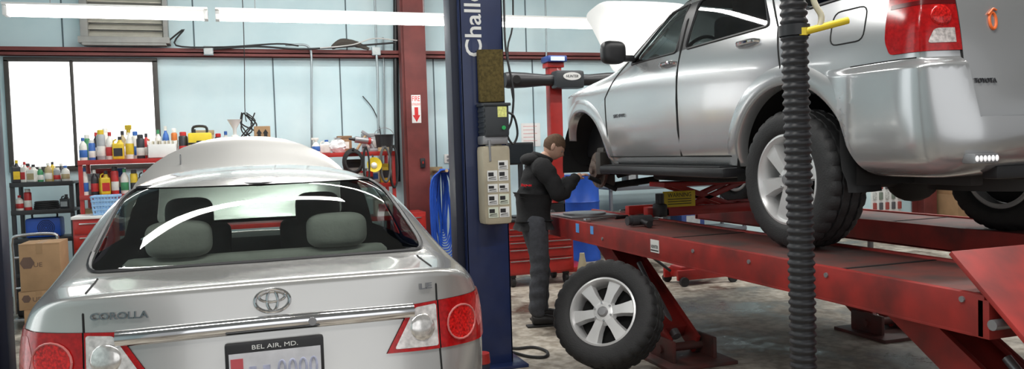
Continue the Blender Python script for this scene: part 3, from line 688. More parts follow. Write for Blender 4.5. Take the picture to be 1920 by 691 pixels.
# ============================================================ ALIGNMENT LIFT
LX0,LX1=2.58,3.24; FX0,FX1=4.36,5.02; LY0,LY1=2.2,7.0
lift=thing('alignment_lift','red four-leg alignment lift holding up the silver sport utility vehicle','car lift',(3.8,4.6,0))
for x0,x1 in ((LX0,LX1),(FX0,FX1)):
    t=nb(); bx(t,x0+.03,x1-.03,LY0,LY1,LZ-.02,LZ,.003); rw=mk('runway',t,DECK,lift)
    for a in (x0,x1-.035):
        t=nb(); bx(t,a,a+.035,LY0,LY1,LZ-.15,LZ+.012,.006); bx(t,a if a==x0 else a-.055,a+.09 if a==x0 else a+.035,LY0+.05,LY1-.05,LZ-.15,LZ-.135,.003); mk('side_rail',t,REDD,rw)
    for y0 in (LY0-.02,LY1-.03):
        t=nb(); bx(t,x0,x1,y0,y0+.05,LZ-.15,LZ-.005,.004); mk('end_plate',t,REDD,rw)
    t=nb(); bx(t,x0+.05,x1-.05,LY0+.5,LY1-.3,LZ-.135,LZ-.022); mk('under_frame',t,DARK,rw)
    t=nb(); box(t,((x0+x1)/2,6.5,LZ+.006),(.46,.46,.012),None,.004); lathe(t,[(0,0),(.19,0),(.19,.018),(0,.018)],Matrix.Translation(((x0+x1)/2,6.5,LZ+.01)),32); mk('turn_plate',t,GREY,rw)
    for y in (3.0,4.55):
        t=nb(); bx(t,x0+.04,x1-.04,y-.010,y+.010,LZ-.001,LZ+.003); mk('deck_joint',t,DARK,rw)
    xc=(x0+x1)/2
    for yt in (6.0,2.88):
        t=nb(); A=V((xc,yt,LZ-.12)); B=V((xc,yt-1.12,.09)); d=(B-A).normalized(); M=fr((A+B)/2,(1,0,0),d)
        for s in (-.11,.11): box(t,(s,0,0),(.03,(B-A).length,.15),M,.006)
        box(t,(0,-.03,.0),(.20,(B-A).length-.22,.10),M,.006)
        cyl(t,A-V((.14,0,0)),A+V((.14,0,0)),.035)
        lg=mk('leg',t,REDD,lift)
        t=nb(); yb=yt-1.12; bx(t,xc-.26,xc+.26,yb-.28,yb+.25,0,.025,.004)
        for s in (-.16,.16): bx(t,xc+s-.015,xc+s+.015,yb-.16,yb+.16,.02,.17,.01)
        cyl(t,(xc-.19,yb,.09),(xc+.19,yb,.09),.03); mk('foot_plate',t,mat('grimy_red',(.13,.03,.025),.6,scale=6,col2=(.045,.035,.03)),lg)
        t=nb(); cyl(t,(xc,yb+.08,.14),(xc,yb+.42,.42),.035); cyl(t,(xc,yb+.42,.42),(xc,yb+.62,.60),.02); mk('hydraulic_cylinder',t,GREY,lg)
    t=nb(); a=V((0,2.34,1.055)); e=V((0,1.30,.12)); dr=(e-a).normalized(); M=fr(((x0+x1)/2,(a.y+e.y)/2,(a.z+e.z)/2),(1,0,0),dr)
    box(t,(0,0,0),(x1-x0+.02,(e-a).length,.02),M,.004)
    for s in (-1,1): box(t,(s*(x1-x0)/2,.20,-.015),(.02,(e-a).length*.6,.04),M,.004)
    rp_=mk('ramp',t,REDD,rw)
    t=nb(); cyl(t,(x0-.01,2.16,LZ-.09),(x1+.01,2.16,LZ-.09),.02); mk('hinge_pin',t,GREY,rp_)
p=atZ(1634,614,.03); t=nb(); cyl(t,(p.x,p.y,.02),(p.x,p.y,LZ-.14),.022); bx(t,p.x-.07,p.x+.07,p.y-.07,p.y+.07,0,.03,.004); cyl(t,(p.x,p.y,.40),(p.x,p.y,.46),.035); mk('locking_strut',t,GREY,lift)
t=nb(); p=atX(1228,461,LX0); bx(t,LX0-.003,LX0,p.y-.055,p.y+.055,p.z-.042,p.z+.042); sk=mk('maker_sticker',t,WHITE,lift)
t=nb(); txt(t,'HUNTER',(LX0-.0032,p.y,p.z-.004),(0,-1,0),(0,0,1),.092,.022,.0004,0,.01); bx(t,LX0-.0042,LX0-.003,p.y-.05,p.y+.05,p.z-.032,p.z-.024); mk('sticker_lettering',t,BLACK,sk)
for u,v,s in ((1083,427,.03),(1110,431,.026)):
    p=atX(u,v,LX0); t=nb(); bx(t,LX0-.003,LX0,p.y-s,p.y+s,p.z-s*1.2,p.z+s*1.2); mk('blue_sticker',t,mat('blue_vinyl',(.1,.32,.7),.5),lift)
for u,v in ((1130,447),(1300,470),(1405,490),(1550,515),(1805,560)):
    t=nb(); p=atX(u,v,LX0); cyl(t,(LX0-.008,p.y,p.z),(LX0,p.y,p.z),.012,seg=8); mk('bolt',t,GREY,lift)
jk=thing('rolling_jack','red rolling bridge jack under the front of the sport utility vehicle','jack',(3.8,6.0,LZ))
t=nb()
for y in (5.80,6.13): bx(t,3.16,4.44,y,y+.07,LZ+.015,LZ+.09,.006)
for x in (3.3,4.24): bx(t,x,x+.06,5.80,6.20,LZ+.02,LZ+.08,.004)
mk('frame',t,RED,jk)
for s in (-1,1):
    t=nb()
    for yy in (5.9,6.1):
        M=fr((3.8,yy,LZ+.15),(cos(.33),0,s*sin(.33)),(0,1,0)); box(t,(0,0,0),(.72,.03,.045),M,.005)
    mk('scissor_arm',t,RED,jk)
t=nb(); bx(t,3.36,4.24,5.87,6.13,LZ+.25,LZ+.29,.008); mk('cross_beam',t,RED,jk)
t=nb(); bx(t,3.30,3.60,5.785,5.795,LZ+.09,LZ+.22,.002); wlb=mk('warning_label',t,YEL,jk)
t=nb(); txt(t,'WARNING',(3.45,5.784,LZ+.188),(1,0,0),(0,0,1),.22,.035,.0005)
for k in range(3): bx(t,3.34,3.56,5.783,5.785,LZ+.112+k*.020,LZ+.118+k*.020)
mk('label_print',t,BLACK,wlb)
t=nb(); bx(t,3.20,3.28,5.68,5.80,LZ+.02,LZ+.13,.02); cyl(t,(3.24,5.74,LZ+.12),(3.24,5.74,LZ+.21),.035); mk('pump',t,BLACK,jk)
def impact(label,loc,rz):
    iw=thing('impact_wrench',label,'power tool',loc,(0,0,rz))
    t=nb(); cyl(t,(-.10,0,.045),(.07,0,.045),.04,.036,20); lathe(t,[(0,0),(.03,0),(.036,.03),(0,.03)],axisM((-.10,0,.045),(-1,0,0)),16); mk('motor_housing',t,mat('dark_tool_grey',(.08,.08,.085),.4,.4),iw,local=True)
    t=nb(); cyl(t,(.07,0,.045),(.13,0,.045),.016,.012); mk('anvil',t,STEEL,iw,local=True)
    t=nb(); tube(t,[(-.02,-.02,.04),(-.03,-.12,.03),(-.035,-.17,.028)],[.022,.021,.026],10); mk('grip',t,BLACK,iw,local=True)
p=atZ(1205,412,LZ+.045); impact('black and grey impact wrench lying on the near red runway',(p.x,p.y,LZ),0)
p=atZ(1130,408,LZ+.02); bb_=thing('breaker_bar','steel breaker bar with black grip lying on the near runway beside the mechanic','wrench',(p.x+.05,p.y,LZ),(0,0,.3))
t=nb(); cyl(t,(-.22,0,.014),(.2,0,.014),.010); bx(t,-.26,-.20,-.016,.016,0,.03,.004); mk('bar',t,STEEL,bb_,local=True)
t=nb(); cyl(t,(.08,0,.014),(.22,0,.014),.0138); mk('grip',t,BLACK,bb_,local=True)
p=atZ(1170,398,LZ+.02); tr=thing('parts_tray','round steel parts tray of lug nuts on the near runway by the hub','tray',(p.x+.1,p.y+.05,LZ+.0))
t=nb(); lathe(t,[(0,0),(.09,0),(.105,.035),(.11,.035),(.093,-.0+.004),(0,.005)],None,28); mk('dish',t,STEEL,tr,local=True)
for k in range(6):
    t=nb(); a=k*1.05; cyl(t,(.045*cos(a),.045*sin(a),.006),(.045*cos(a),.045*sin(a),.03),.013,.010,6); mk('lug_nut',t,GREY,tr,local=True)
# ============================================================ LOOSE WHEEL
nrm=V((-.72,-.66,.44)).normalized(); Rw=.362; hwid=.125
sn_=math.sqrt(1-nrm.z**2); cz=Rw*sn_+hwid*nrm.z
p=atZ(1140,590,cz)
lw=thing('loose_wheel','silver six-spoke wheel with black tire leaning on the lift leg','wheel',(p.x,p.y,0))
add_wheel(lw,axisM((0,0,cz),nrm),False,Rt=Rw,hw=hwid,rr=.224)
# ============================================================ TWO POST LIFT
PY=5.25; XL=atY(871,320,PY).x; XR=atY(951,320,PY).x
def post(sgn,xin,label,m):
    t=thing('lift_post',label,'car lift',(xin+sgn*.16,PY+.15,0),group='posts of the two-post lift')
    w=XR-XL; a,c=(xin,xin+sgn*w); lo,hi=min(a,c),max(a,c)
    b=nb(); bx(b,lo,hi,PY,PY+.012,.02,3.7,.003); bx(b,lo,hi,PY+.29,PY+.302,.02,3.7,.003); bx(b,c-sgn*.012,c,PY,PY+.30,.02,3.7,.003); bx(b,a,a+sgn*.012,PY,PY+.06,.02,3.7,.002); bx(b,a,a+sgn*.012,PY+.24,PY+.3,.02,3.7,.002)
    mk('column',b,m,t)
    b=nb(); bx(b,a-sgn*.05,a+sgn*.18,PY+.07,PY+.23,.12,3.6,.008); mk('carriage',b,NAVYD,t)
    b=nb(); bx(b,lo-.08,hi+.08,PY-.1,PY+.4,0,.022,.004); mk('base_plate',b,m,t)
    for y0,ys in ((PY+.02,-1),(PY+.28,1)):
        b=nb(); bx(b,a-sgn*.12,a-sgn*.04,min(y0,y0+ys*.6),max(y0,y0+ys*.6),.10,.19,.008); am_=mk('swing_arm',b,NAVYD,t)
        b=nb(); cyl(b,(a-sgn*.08,y0+ys*.55,.19),(a-sgn*.08,y0+ys*.55,.25),.055,.05,20); mk('arm_pad',b,RED,am_)
    return t
lp=post(1,XL,'dark blue lift post with white lettering and a hydraulic power unit',NAVY)
lp2=post(-1,2*CX-XL-.075,'plain near-black lift post at the far left edge, beside cardboard boxes',NAVYD)
a=atY(893,106,PY); t=nb()
txt(t,'Challenger',(a.x,PY-.002,a.z+.39),(0,0,1),(-1,0,0),.78,.155,.001,0,.012); mk('lettering',t,WHITE,lp)
a=atY(895,93,PY-.03); c=atY(944,191,PY-.03)
t=nb(); bx(t,a.x,c.x,PY-.055,PY-.003,c.z,a.z,.012)
for v in list(t.verts): v.co+=V((random.uniform(-.003,.003),random.uniform(-.004,0),random.uniform(-.004,.004)))
one('carpet_pad','brown fuzzy carpet pad hung on the blue post below the lettering','pad',t,mat('fuzzy_brown',(.10,.075,.02),.95,scale=60,col2=(.22,.16,.05),bump=1))
a=atY(904,195,PY-.12); c=atY(952,256,PY-.12)
t=nb(); bx(t,a.x,c.x,PY-.17,PY-.002,c.z,a.z,.02); bx(t,a.x-.01,c.x+.01,PY-.18,PY-.01,a.z-.015,a.z+.005,.006)
for k in range(5): bx(t,a.x-.004,a.x+.002,PY-.16,PY-.02,c.z+.03+k*.035,c.z+.045+k*.035)
mo=mk('motor',t,mat('charcoal_enamel',(.035,.04,.045),.4),lp)
t=nb(); bx(t,a.x+.09,c.x-.02,PY-.1725,PY-.17,a.z-.09,a.z-.02); mk('yellow_label',t,mat('label_yellow',(.75,.78,.25),.5,scale=80,var=.3),mo)
t=nb(); cyl(t,(c.x-.045,PY-.171,c.z+.06),(c.x-.045,PY-.18,c.z+.06),.014); mk('start_button',t,mat('green_button',(.02,.4,.1),.4),mo)
a2=atY(901,268,PY-.12); c2=atY(958,418,PY-.12)
t=nb(); bx(t,a2.x+.01,c2.x-.01,PY-.15,PY-.01,c.z-.05,c.z+.01,.012); cyl(t,((a2.x+c2.x)/2-.02,PY-.09,c.z-.07),((a2.x+c2.x)/2-.02,PY-.09,c.z-.02),.035); tube(t,[(a2.x+.05,PY-.16,c.z-.02),(a2.x+.05,PY-.165,c.z-.16)],.008); mk('valve_block',t,GREY,lp)
t=nb(); bx(t,a2.x,c2.x,PY-.165,PY-.004,c2.z,a2.z-.02,.03); cyl(t,(c2.x-.07,PY-.09,a2.z-.03),(c2.x-.07,PY-.09,a2.z+.025),.03)
rs=mk('reservoir',t,mat('translucent_tank',(.42,.37,.27),.45,scale=4,var=.25),lp)
t=nb(); cyl(t,(c2.x-.07,PY-.09,a2.z+.02),(c2.x-.07,PY-.09,a2.z+.045),.036); mk('filler_cap',t,BLACK,rs)
sw=(c2.x-a2.x-.05)/2; rows=[(.10,.06),(.165,.07),(.255,.055),(.325,.07),(.41,.07),(.49,.07)]
DP=mat('decal_pale',(.7,.75,.62),.5)
for k,(dz,hh) in enumerate(rows):
    for j in range(2):
        xx=a2.x+.026+j*(sw+.004); zz=a2.z-.02-dz
        if zz-hh<c2.z+.01 or (k==0 and j==0): continue
        t=nb(); bx(t,xx,xx+sw-.004,PY-.168,PY-.164,zz-hh,zz); wl=mk('warning_decal',t,WHITE if (k+j)%4 else DP,rs)
        t=nb(); bx(t,xx+.006,xx+sw-.03,PY-.169,PY-.168,zz-hh*.55,zz-.012); tube(t,[(xx+.01,PY-.1685,zz-hh*.7),(xx+sw-.015,PY-.1685,zz-hh*.62)],.002,5)
        for q in range(2): bx(t,xx+.006,xx+sw-.012,PY-.169,PY-.168,zz-hh*.78-q*.008,zz-hh*.74-q*.008)
        mk('decal_print',t,BLACK,wl)
t=nb(); tube(t,crv([(c.x-.01,PY-.08,a.z-.05),(c.x+.06,PY-.08,a.z-.08),(c.x+.085,PY-.08,a.z-.2),(c.x+.05,PY-.08,a.z-.27),(c.x+.01,PY-.08,a.z-.2),(c.x+.05,PY-.07,a.z-.1),(c.x+.07,PY-.06,a.z+.1),(c.x+.035,PY-.03,a.z+.4),(c.x+.05,PY+.02,a.z+.8),(c.x+.04,PY+.05,3.7)],6),.008); mk('power_cord',t,BLACK,lp)
pts=[atZ(u,v,.012) for u,v in ((930,640),(962,652),(1000,650),(1025,658),(1022,668),(995,668),(970,662),(945,655))]
t=nb(); tube(t,crv([V((q.x,q.y,.012)) for q in pts],6),.011); one('extension_cord','black cord lying in a loop on the concrete beside the blue post','cord',t,RUB)
# ============================================================ EXHAUST HOSE
d_=ray(1496,345); P=EYE+d_*(3.0); hxx,hyy=P.x,P.y
ho=thing('exhaust_hose','corrugated dark grey exhaust hose hanging from the ceiling before the raised vehicle','hose',(hxx,hyy,0))
t=nb(); pit=.030; nrg=int(4.58/pit); rings=[]; seg=28
for k in range(nrg*4):
    z=.01+k*pit/4; ph=k%4; rr=(.042,.0495,.050,.044)[ph]
    ox=.012*sin(z*1.7+.4)
    rings.append([t.verts.new((ox+rr*cos(2*PI*j/seg),rr*sin(2*PI*j/seg),z)) for j in range(seg)])
for a,c in zip(rings,rings[1:]):
    for j in range(seg): t.faces.new((a[j],a[(j+1)%seg],c[(j+1)%seg],c[j]))
mk('corrugated_tube',t,mat('grey_hose',(.018,.018,.021),.45,scale=30),ho,local=True,ang=80)
HO=V((hxx,hyy,0))
q2=EYE+ray(1590,38)*2.93-HO; qa=EYE+ray(1506,60)*2.93-HO
t=nb(); tube(t,[qa,q2],.013,12); tube(t,[qa-V((.0,0,.012)),qa+V((0,0,.015))],.016); hd=mk('yellow_handle',t,YEL,ho,local=True)
t=nb(); tube(t,crv([EYE+ray(1536,52)*2.93-HO,EYE+ray(1540,30)*2.93-HO,EYE+ray(1527,5)*2.93-HO,EYE+ray(1515,-40)*2.94-HO],5),.011,10); mk('hanger_bar',t,CREAM,hd,local=True)
t=nb(); z0=(EYE+ray(1478,60)*3.0).z
lathe(t,[(.052,-.02),(.056,-.02),(.056,.02),(.052,.02)],Matrix.Translation((.012*sin(z0*1.7+.4),0,z0)),28); mk('clamp',t,BLACK,ho,local=True)
# ============================================================ ALIGNMENT MACHINE
AY=9.1; bz=atY(1060,150,AY).z; xc=atY(1062,150,AY).x; px=atY(1047,200,AY).x; hl=xc-atY(946,150,AY).x
am=thing('alignment_machine','red wheel alignment camera stand with a black horizontal boom behind the mechanic','machine',(px,AY+.1,0))
t=nb(); bx(t,px-.08,px+.08,AY+.06,AY+.2,.05,bz+.18,.01); bx(t,px-.11,px+.11,AY+.04,AY+.22,bz+.16,bz+.22,.01); mk('post',t,RED,am)
t=nb(); bx(t,px-.3,px+.3,AY-.2,AY+.4,0,.06,.01); mk('base',t,RED,am)
t=nb()
for s in (-1,1): lathe(t,[(0,0),(.065,0),(.075,.06),(.07,.3),(.092,hl-.25),(.10,hl-.04),(.09,hl),(0,hl)],axisM((xc,AY,bz),(s,0,0)),20)
bo=mk('boom',t,BLACK,am)
t=nb(); bx(t,xc-.19,xc+.19,AY-.13,AY+.06,bz-.11,bz+.11,.04); mk('camera_housing',t,MATS['charcoal_enamel'],bo)
t=nb(); prism(t,ell(0,0,.115,.048,28),fr((xc+.02,AY-.13,bz+.035),(1,0,0),(0,0,1)),.006); so=mk('oval_sign',t,WHITE,bo)
t=nb(); txt(t,'HUNTER',(xc+.02,AY-.1365,bz+.035),(1,0,0),(0,0,1),.16,.032,.001,.2); mk('sign_lettering',t,BLACK,so)
t=nb(); bx(t,px-.13,px+.13,AY-.02,AY+.22,bz+.22,bz+.30,.02); tm=mk('top_monitor',t,mat('navy_cap',(.02,.05,.2),.4),am)
t=nb(); bx(t,px-.09,px+.09,AY-.026,AY-.018,bz+.235,bz+.285); mk('screen',t,mat('pale_screen',(.5,.65,.85),.2,emit=.5),tm)
for s in (-1,1):
    t=nb(); lathe(t,[(0,0),(.05,0),(.05,.01),(0,.012)],axisM((xc+s*(hl-.12),AY-.09,bz),(0,-1,0)),20); mk('camera_lens',t,DARK,bo)
TY=8.2; xa=atY(950,450,TY).x; xb=atY(1076,450,TY).x; zt=atY(1000,414,TY).z
tc_=thing('tool_chest','red rolling tool chest behind the mechanic','tool chest',((xa+xb)/2,TY+.25,0))
t=nb(); bx(t,xa,xb,TY+.015,TY+.5,.13,zt,.01); mk('body',t,RED,tc_)
t=nb(); bx(t,xa-.01,xb+.01,TY-.005,TY+.52,zt,zt+.025,.006); mk('top_mat',t,RUB,tc_)
zz=.15
for k,hh in enumerate((.16,.12,.08,.08,.07)):
    for (u0_,u1_) in ((xa+.015,(xa+xb)/2-.008),((xa+xb)/2+.008,xb-.015)):
        if zz+hh>zt-.01: continue
        t=nb(); bx(t,u0_,u1_,TY,TY+.016,zz,zz+hh-.012,.003); dr=mk('drawer',t,RED,tc_)
        t=nb(); bx(t,u0_+.02,u1_-.02,TY-.012,TY,zz+hh-.03,zz+hh-.018,.002); mk('handle',t,STEEL,dr)
    zz+=hh
for x in (xa+.08,xb-.08):
    for y in (TY+.07,TY+.44):
        t=nb(); cyl(t,(x-.02,y,.055),(x+.02,y,.055),.055); bx(t,x-.03,x+.03,y-.03,y+.03,.1,.135); mk('caster',t,RUB,tc_)
impact('black impact wrench on the red tool chest behind the mechanic',(xb-.28,TY+.2,zt+.025),2.2)
ct=thing('tool_carrier','black open tool carrier with a handle on the right end of the red tool chest','tool box',(xb-.14,TY+.36,zt+.025))
t=nb(); bx(t,-.16,.16,-.09,.09,0,.02); bx(t,-.16,.16,-.09,-.08,0,.13); bx(t,-.16,.16,.08,.09,0,.13); prism(t,[(-.09,0),(.09,0),(.09,.13),(.02,.28),(-.02,.28),(-.09,.13)],fr((-.16,0,0),(0,1,0),(0,0,1)),.012); prism(t,[(-.09,0),(.09,0),(.09,.13),(.02,.28),(-.02,.28),(-.09,.13)],fr((.148,0,0),(0,1,0),(0,0,1)),.012); mk('body',t,BLACK,ct,local=True)
t=nb(); cyl(t,(-.15,0,.26),(.15,0,.26),.014); mk('handle',t,GREY,ct,local=True)
mz=atY(975,270,TY+.3)
mo=thing('computer_monitor','black computer monitor on the red chest left of the mechanic','monitor',(mz.x,TY+.3,zt+.025))
t=nb(); bx(t,mz.x-.16,mz.x+.16,TY+.28,TY+.33,mz.z-.23,mz.z+.02,.015); mk('housing',t,BLACK,mo)
t=nb(); bx(t,mz.x-.14,mz.x+.14,TY+.276,TY+.281,mz.z-.21,mz.z); mk('screen',t,mat('dark_screen',(.02,.025,.03),.15),mo)
t=nb(); cyl(t,(mz.x,TY+.31,zt+.03),(mz.x,TY+.31,mz.z-.2),.03); bx(t,mz.x-.14,mz.x+.14,TY+.2,TY+.42,zt+.025,zt+.045,.006); mk('stand',t,BLACK,mo)
a=atY(977,231,W-.01); c=atY(1014,274,W-.01); t=nb(); bx(t,a.x,c.x,W-.006,W-.001,c.z,a.z); ps=one('wall_poster','white paper chart on the blue wall above the mechanic','poster',t,WHITE)
for k in range(5):
    zq=a.z-.04-k*.05
    if zq>c.z+.02:
        t=nb(); bx(t,a.x+.03,c.x-.05*(1+k%2),W-.0065,W-.006,zq-.008,zq); bmesh.ops.translate(t,vec=-ps.location,verts=t.verts[:]); mk('print',t,mat('pink_print',(.7,.35,.33),.6),ps,local=True)
p=atY(1092,360,9.6); zt_=atY(1092,328,9.6).z
t=nb(); M=Matrix.Translation((p.x+.08,9.85,0)); hT=zt_/.89
lathe(t,[(r,z*hT) for r,z in [(0,0),(.25,0),(.255,.02),(.245,.05),(.25,.3),(.26,.31),(.25,.32),(.25,.6),(.26,.61),(.25,.62),(.245,.86),(.255,.89),(.22,.89),(0,.88)]],M,32)
one('plastic_drum','tall blue plastic drum standing behind the front of the raised vehicle','drum',t,BLUE)
# ============================================================ PERSON
def skin(bm,pts,edges,rad,sub=2,root=0):
    me=bpy.data.meshes.new('sk'); me.from_pydata([tuple(p) for p in pts],edges,[]); o=bpy.data.objects.new('sk',me); COL.objects.link(o)
    o.modifiers.new('k','SKIN'); md=o.modifiers.new('s','SUBSURF'); md.levels=sub; md.render_levels=sub
    for i,r in enumerate(rad):
        sv=me.skin_vertices[0].data[i]; sv.radius=(r,r) if not hasattr(r,'__len__') else r; sv.use_root=(i==root)
    bpy.context.view_layer.update()
    m2=bpy.data.meshes.new_from_object(o.evaluated_get(bpy.context.evaluated_depsgraph_get()))
    bm.from_mesh(m2); bpy.data.objects.remove(o); bpy.data.meshes.remove(m2); bpy.data.meshes.remove(me)
def crumple(bm,z0,z1,amp,fq):
    bm.normal_update()
    for v in bm.verts:
        if z0<v.co.z<z1:
            w=.5*sin(v.co.z*fq+3*v.co.x*10+v.co.y*14)+.5*sin(v.co.z*fq*1.7+v.co.y*23-v.co.x*9)
            v.co+=v.normal*amp*w
hipp=EYE+ray(1004,430)*6.84
per=thing('person','mechanic in black hooded sweatshirt and dark grey trousers working at the missing front wheel','person',(hipp.x,hipp.y+.04,0),(0,0,R(-8)))
SKN=mat('skin',(.55,.33,.24),.5,var=.06); HAIR=mat('short_brown_hair',(.10,.055,.03),.8,scale=80,var=.3); HOOD=mat('black_fleece',(.012,.012,.013),.9,bump=.3); JEAN=mat('dark_trousers',(.060,.064,.074),.9,bump=.4,scale=30,var=.2); SHOE=mat('black_leather',(.015,.014,.014),.5)
b=nb()
J={'pel':(0,0,.92),'bel':(.005,0,1.06),'che':(.035,0,1.25),'uch':(.065,0,1.365),'nek':(.11,0,1.42),'hed':(.155,0,1.47),
 'sl':(.065,.15,1.355),'sr':(.065,-.15,1.355),'el':(.18,.20,1.12),'er':(.19,-.19,1.125),'wl':(.36,.11,1.21),'wr':(.37,-.05,1.245),
 'hl':(0,.09,.86),'hr':(0,-.09,.86),'kl':(.09,.11,.48),'kr':(.02,-.10,.48),'al':(.07,.12,.09),'ar':(-.02,-.12,.09),'pl':(.42,.10,1.23),'pr':(.43,-.04,1.265)}
nm=list(J); E=[('pel','bel'),('bel','che'),('che','uch'),('uch','nek'),('nek','hed'),('uch','sl'),('uch','sr'),('sl','el'),('el','wl'),('sr','er'),('er','wr'),('wl','pl'),('wr','pr'),('pel','hl'),('pel','hr'),('hl','kl'),('kl','al'),('hr','kr'),('kr','ar')]
Rr_={'pel':.085,'bel':.08,'che':.08,'uch':.06,'nek':.056,'hed':.054,'sl':.04,'sr':.04,'el':.032,'er':.032,'wl':.025,'wr':.025,'hl':.06,'hr':.06,'kl':.05,'kr':.05,'al':.04,'ar':.04,'pl':(.036,.020),'pr':(.036,.020)}
skin(b,[J[k] for k in nm],[(nm.index(a),nm.index(c)) for a,c in E],[Rr_[k] for k in nm],2,0)
HM=Matrix.Translation((.195,-.005,1.515))@Matrix.Rotation(R(-8),4,'Z')@Matrix.Rotation(R(36),4,'Y')@Matrix.Scale(.95,4)
def head_pt(d,k=1.):
    x=d.x*.098; y=d.y*.077; z=d.z*.118
    if d.z<0:
        y*=1-.30*(-d.z)**1.3
        if d.x<0: x*=1-.40*(-d.z)
        else: x+=.014*(-d.z)
    if d.x>.3:
        x+=.024*math.exp(-(y/.011)**2-((z+.014)/.020)**2)
        x+=.006*math.exp(-((z-.026)/.010)**2)*(1-abs(d.y))
        for s in (-1,1): x-=.010*math.exp(-((y-s*.031)/.014)**2-((z-.008)/.012)**2)
        x+=.006*math.exp(-(y/.022)**2-((z+.052)/.006)**2); x-=.004*math.exp(-(y/.02)**2-((z+.0585)/.003)**2); x+=.005*math.exp(-(y/.02)**2-((z+.066)/.006)**2)
    return V((x,y,z))*k
for v in ball(b,(0,0,0),1,None,40,30): v.co=HM@head_pt(v.co.normalized())
for s in (-1,1):
    for v in ball(b,(0,0,0),1,None,12,8):
        d=v.co.copy(); v.co=HM@V((-.012+d.x*.018-.006*d.z,s*(.076+d.y*.010+.004*abs(d.x)),-.005+d.z*.033))
def finger(bm,base,dirv,curl,L,r):
    pts=[V(base)]; d=V(dirv).normalized()
    for k,f in enumerate((.45,.32,.23)):
        pts.append(pts[-1]+d*L*f); d=(d+V(curl)*.55).normalized()
    skin(bm,pts,[(0,1),(1,2),(2,3)],[r,r*.95,r*.85,r*.7],1,0)
for s,pk,wk in ((1,'pl','wl'),(-1,'pr','wr')):
    pp=V(J[pk]); fd=(pp-V(J[wk])).normalized(); sd=V((0,1,0)); sd=(sd-fd*sd.dot(fd)).normalized(); curl=V((.1,0,-1)) if s<0 else V((.2,-.3,-.6))
    for i,(o_,L) in enumerate(((.030,.072),(.010,.082),(-.010,.077),(-.029,.060))): finger(b,pp+sd*s*-o_-fd*.01,fd,curl,L,.0095)
    finger(b,pp-fd*.045+sd*(-s)*.032,fd*.6+sd*(-s)*.6+V((0,0,-.2)),fd*.5,.065,.011)
mk('body',b,SKN,per,local=True,ang=180,recalc=False)
for s in (-1,1):
    b=nb(); ball(b,HM@V((.079,s*.031,.008)),.0105,None,12,8); mk('eye',b,mat('eye_white',(.25,.22,.2),.2),per,local=True)
b=nb()
vs=ball(b,(0,0,0),1,None,40,30); kill=[]
for v in vs:
    d=v.co.normalized(); lim=.30 if d.x>.45 else (.02 if d.x>-.05 else -.45)
    if d.z<lim: kill.append(v)
    v.co=HM@(head_pt(d)*1.045+V((-.003,0,.003)))
bmesh.ops.delete(b,geom=kill,context='VERTS'); mk('hair',b,HAIR,per,local=True,recalc=False)
b=nb()
K={'hem':(-.005,0,.895),'pel':(-.006,0,.97),'bel':(.003,0,1.08),'che':(.03,0,1.22),'uch':(.055,0,1.335),'nek':(.10,0,1.415)}
nk=list(K); KE=[('hem','pel'),('pel','bel'),('bel','che'),('che','uch'),('uch','nek')]
KR={'hem':.147,'pel':.152,'bel':.142,'che':.146,'uch':.128,'nek':.074}
skin(b,[K[k] for k in nk],[(nk.index(a),nk.index(c)) for a,c in KE],[KR[k] for k in nk],3,1)
# sleeves rooted inside the shoulders: continuous tapering tubes over each arm
for s,e_,w_j in ((1,'el','wl'),(-1,'er','wr')):
    A0=V((.055,s*.085,1.345)); A1=V((.062,s*.150,1.335)); E_=V(J[e_]); W_=V(J[w_j])
    pts=[A0,A1,(A1*.5+E_*.5)+V((0,s*.012,0)),E_+V((-.004,s*.004,-.004)),(E_*.5+W_*.5),E_*.12+W_*.88,W_]
    rs_=[.085,.088,.076,.070,.062,.050,.044]
    cp=crv(pts,5); rr=[]
    for i in range(len(cp)):
        q=i/5; k=min(int(q),5); rr.append(rs_[k]+(rs_[k+1]-rs_[k])*(q-k)+.004*sin(i*1.9))
    tube(b,cp,rr,18); ball(b,A1,(.088,.075,.085),None,18,12)
    cf=(W_-E_).normalized(); cyl(b,W_-cf*.035,W_+cf*.006,.045,.042,18)
crumple(b,.8,1.36,.006,42)
for v in ball(b,(0,0,0),1,None,20,14): d=v.co.copy(); v.co=V((-.01+d.x*.085+.03*d.z,d.y*.115,1.415+d.z*.052-.02*d.x))
tube(b,[(.09+.07*cos(a),.08*sin(a),1.42-.03*cos(a)+.01) for a in [2*PI*k/20 for k in range(20)]],.024,8,True)
hd_=mk('hooded_sweatshirt',b,HOOD,per,local=True,ang=180,recalc=False)
b=nb(); txt(b,'Snap-on',(-.078,-.128,1.20),(.62,-.78,0),(0,0,1),.11,.03,.006,.15); mk('red_lettering',b,mat('red_print',(.7,.02,.03),.6),hd_,local=True)
b=nb()
Q={'wai':(0,0,1.02),'pel':(0,0,.93),'hl':(.005,.08,.82),'hr':(0,-.08,.82),'tl':(.05,.095,.65),'tr':(.015,-.09,.65),'kl':(.09,.11,.48),'kr':(.02,-.10,.48),'cl':(.07,.115,.28),'cr':(-.01,-.11,.28),'al':(.07,.12,.07),'ar':(-.02,-.12,.07)}
nq=list(Q); QE=[('wai','pel'),('pel','hl'),('pel','hr'),('hl','tl'),('tl','kl'),('kl','cl'),('cl','al'),('hr','tr'),('tr','kr'),('kr','cr'),('cr','ar')]
QR={'wai':.12,'pel':.135,'hl':.112,'hr':.112,'tl':.097,'tr':.097,'kl':.082,'kr':.082,'cl':.078,'cr':.078,'al':.074,'ar':.074}
skin(b,[Q[k] for k in nq],[(nq.index(a),nq.index(c)) for a,c in QE],[QR[k] for k in nq],3,1); crumple(b,.05,.62,.007,36); mk('trousers',b,JEAN,per,local=True,ang=180,recalc=False)
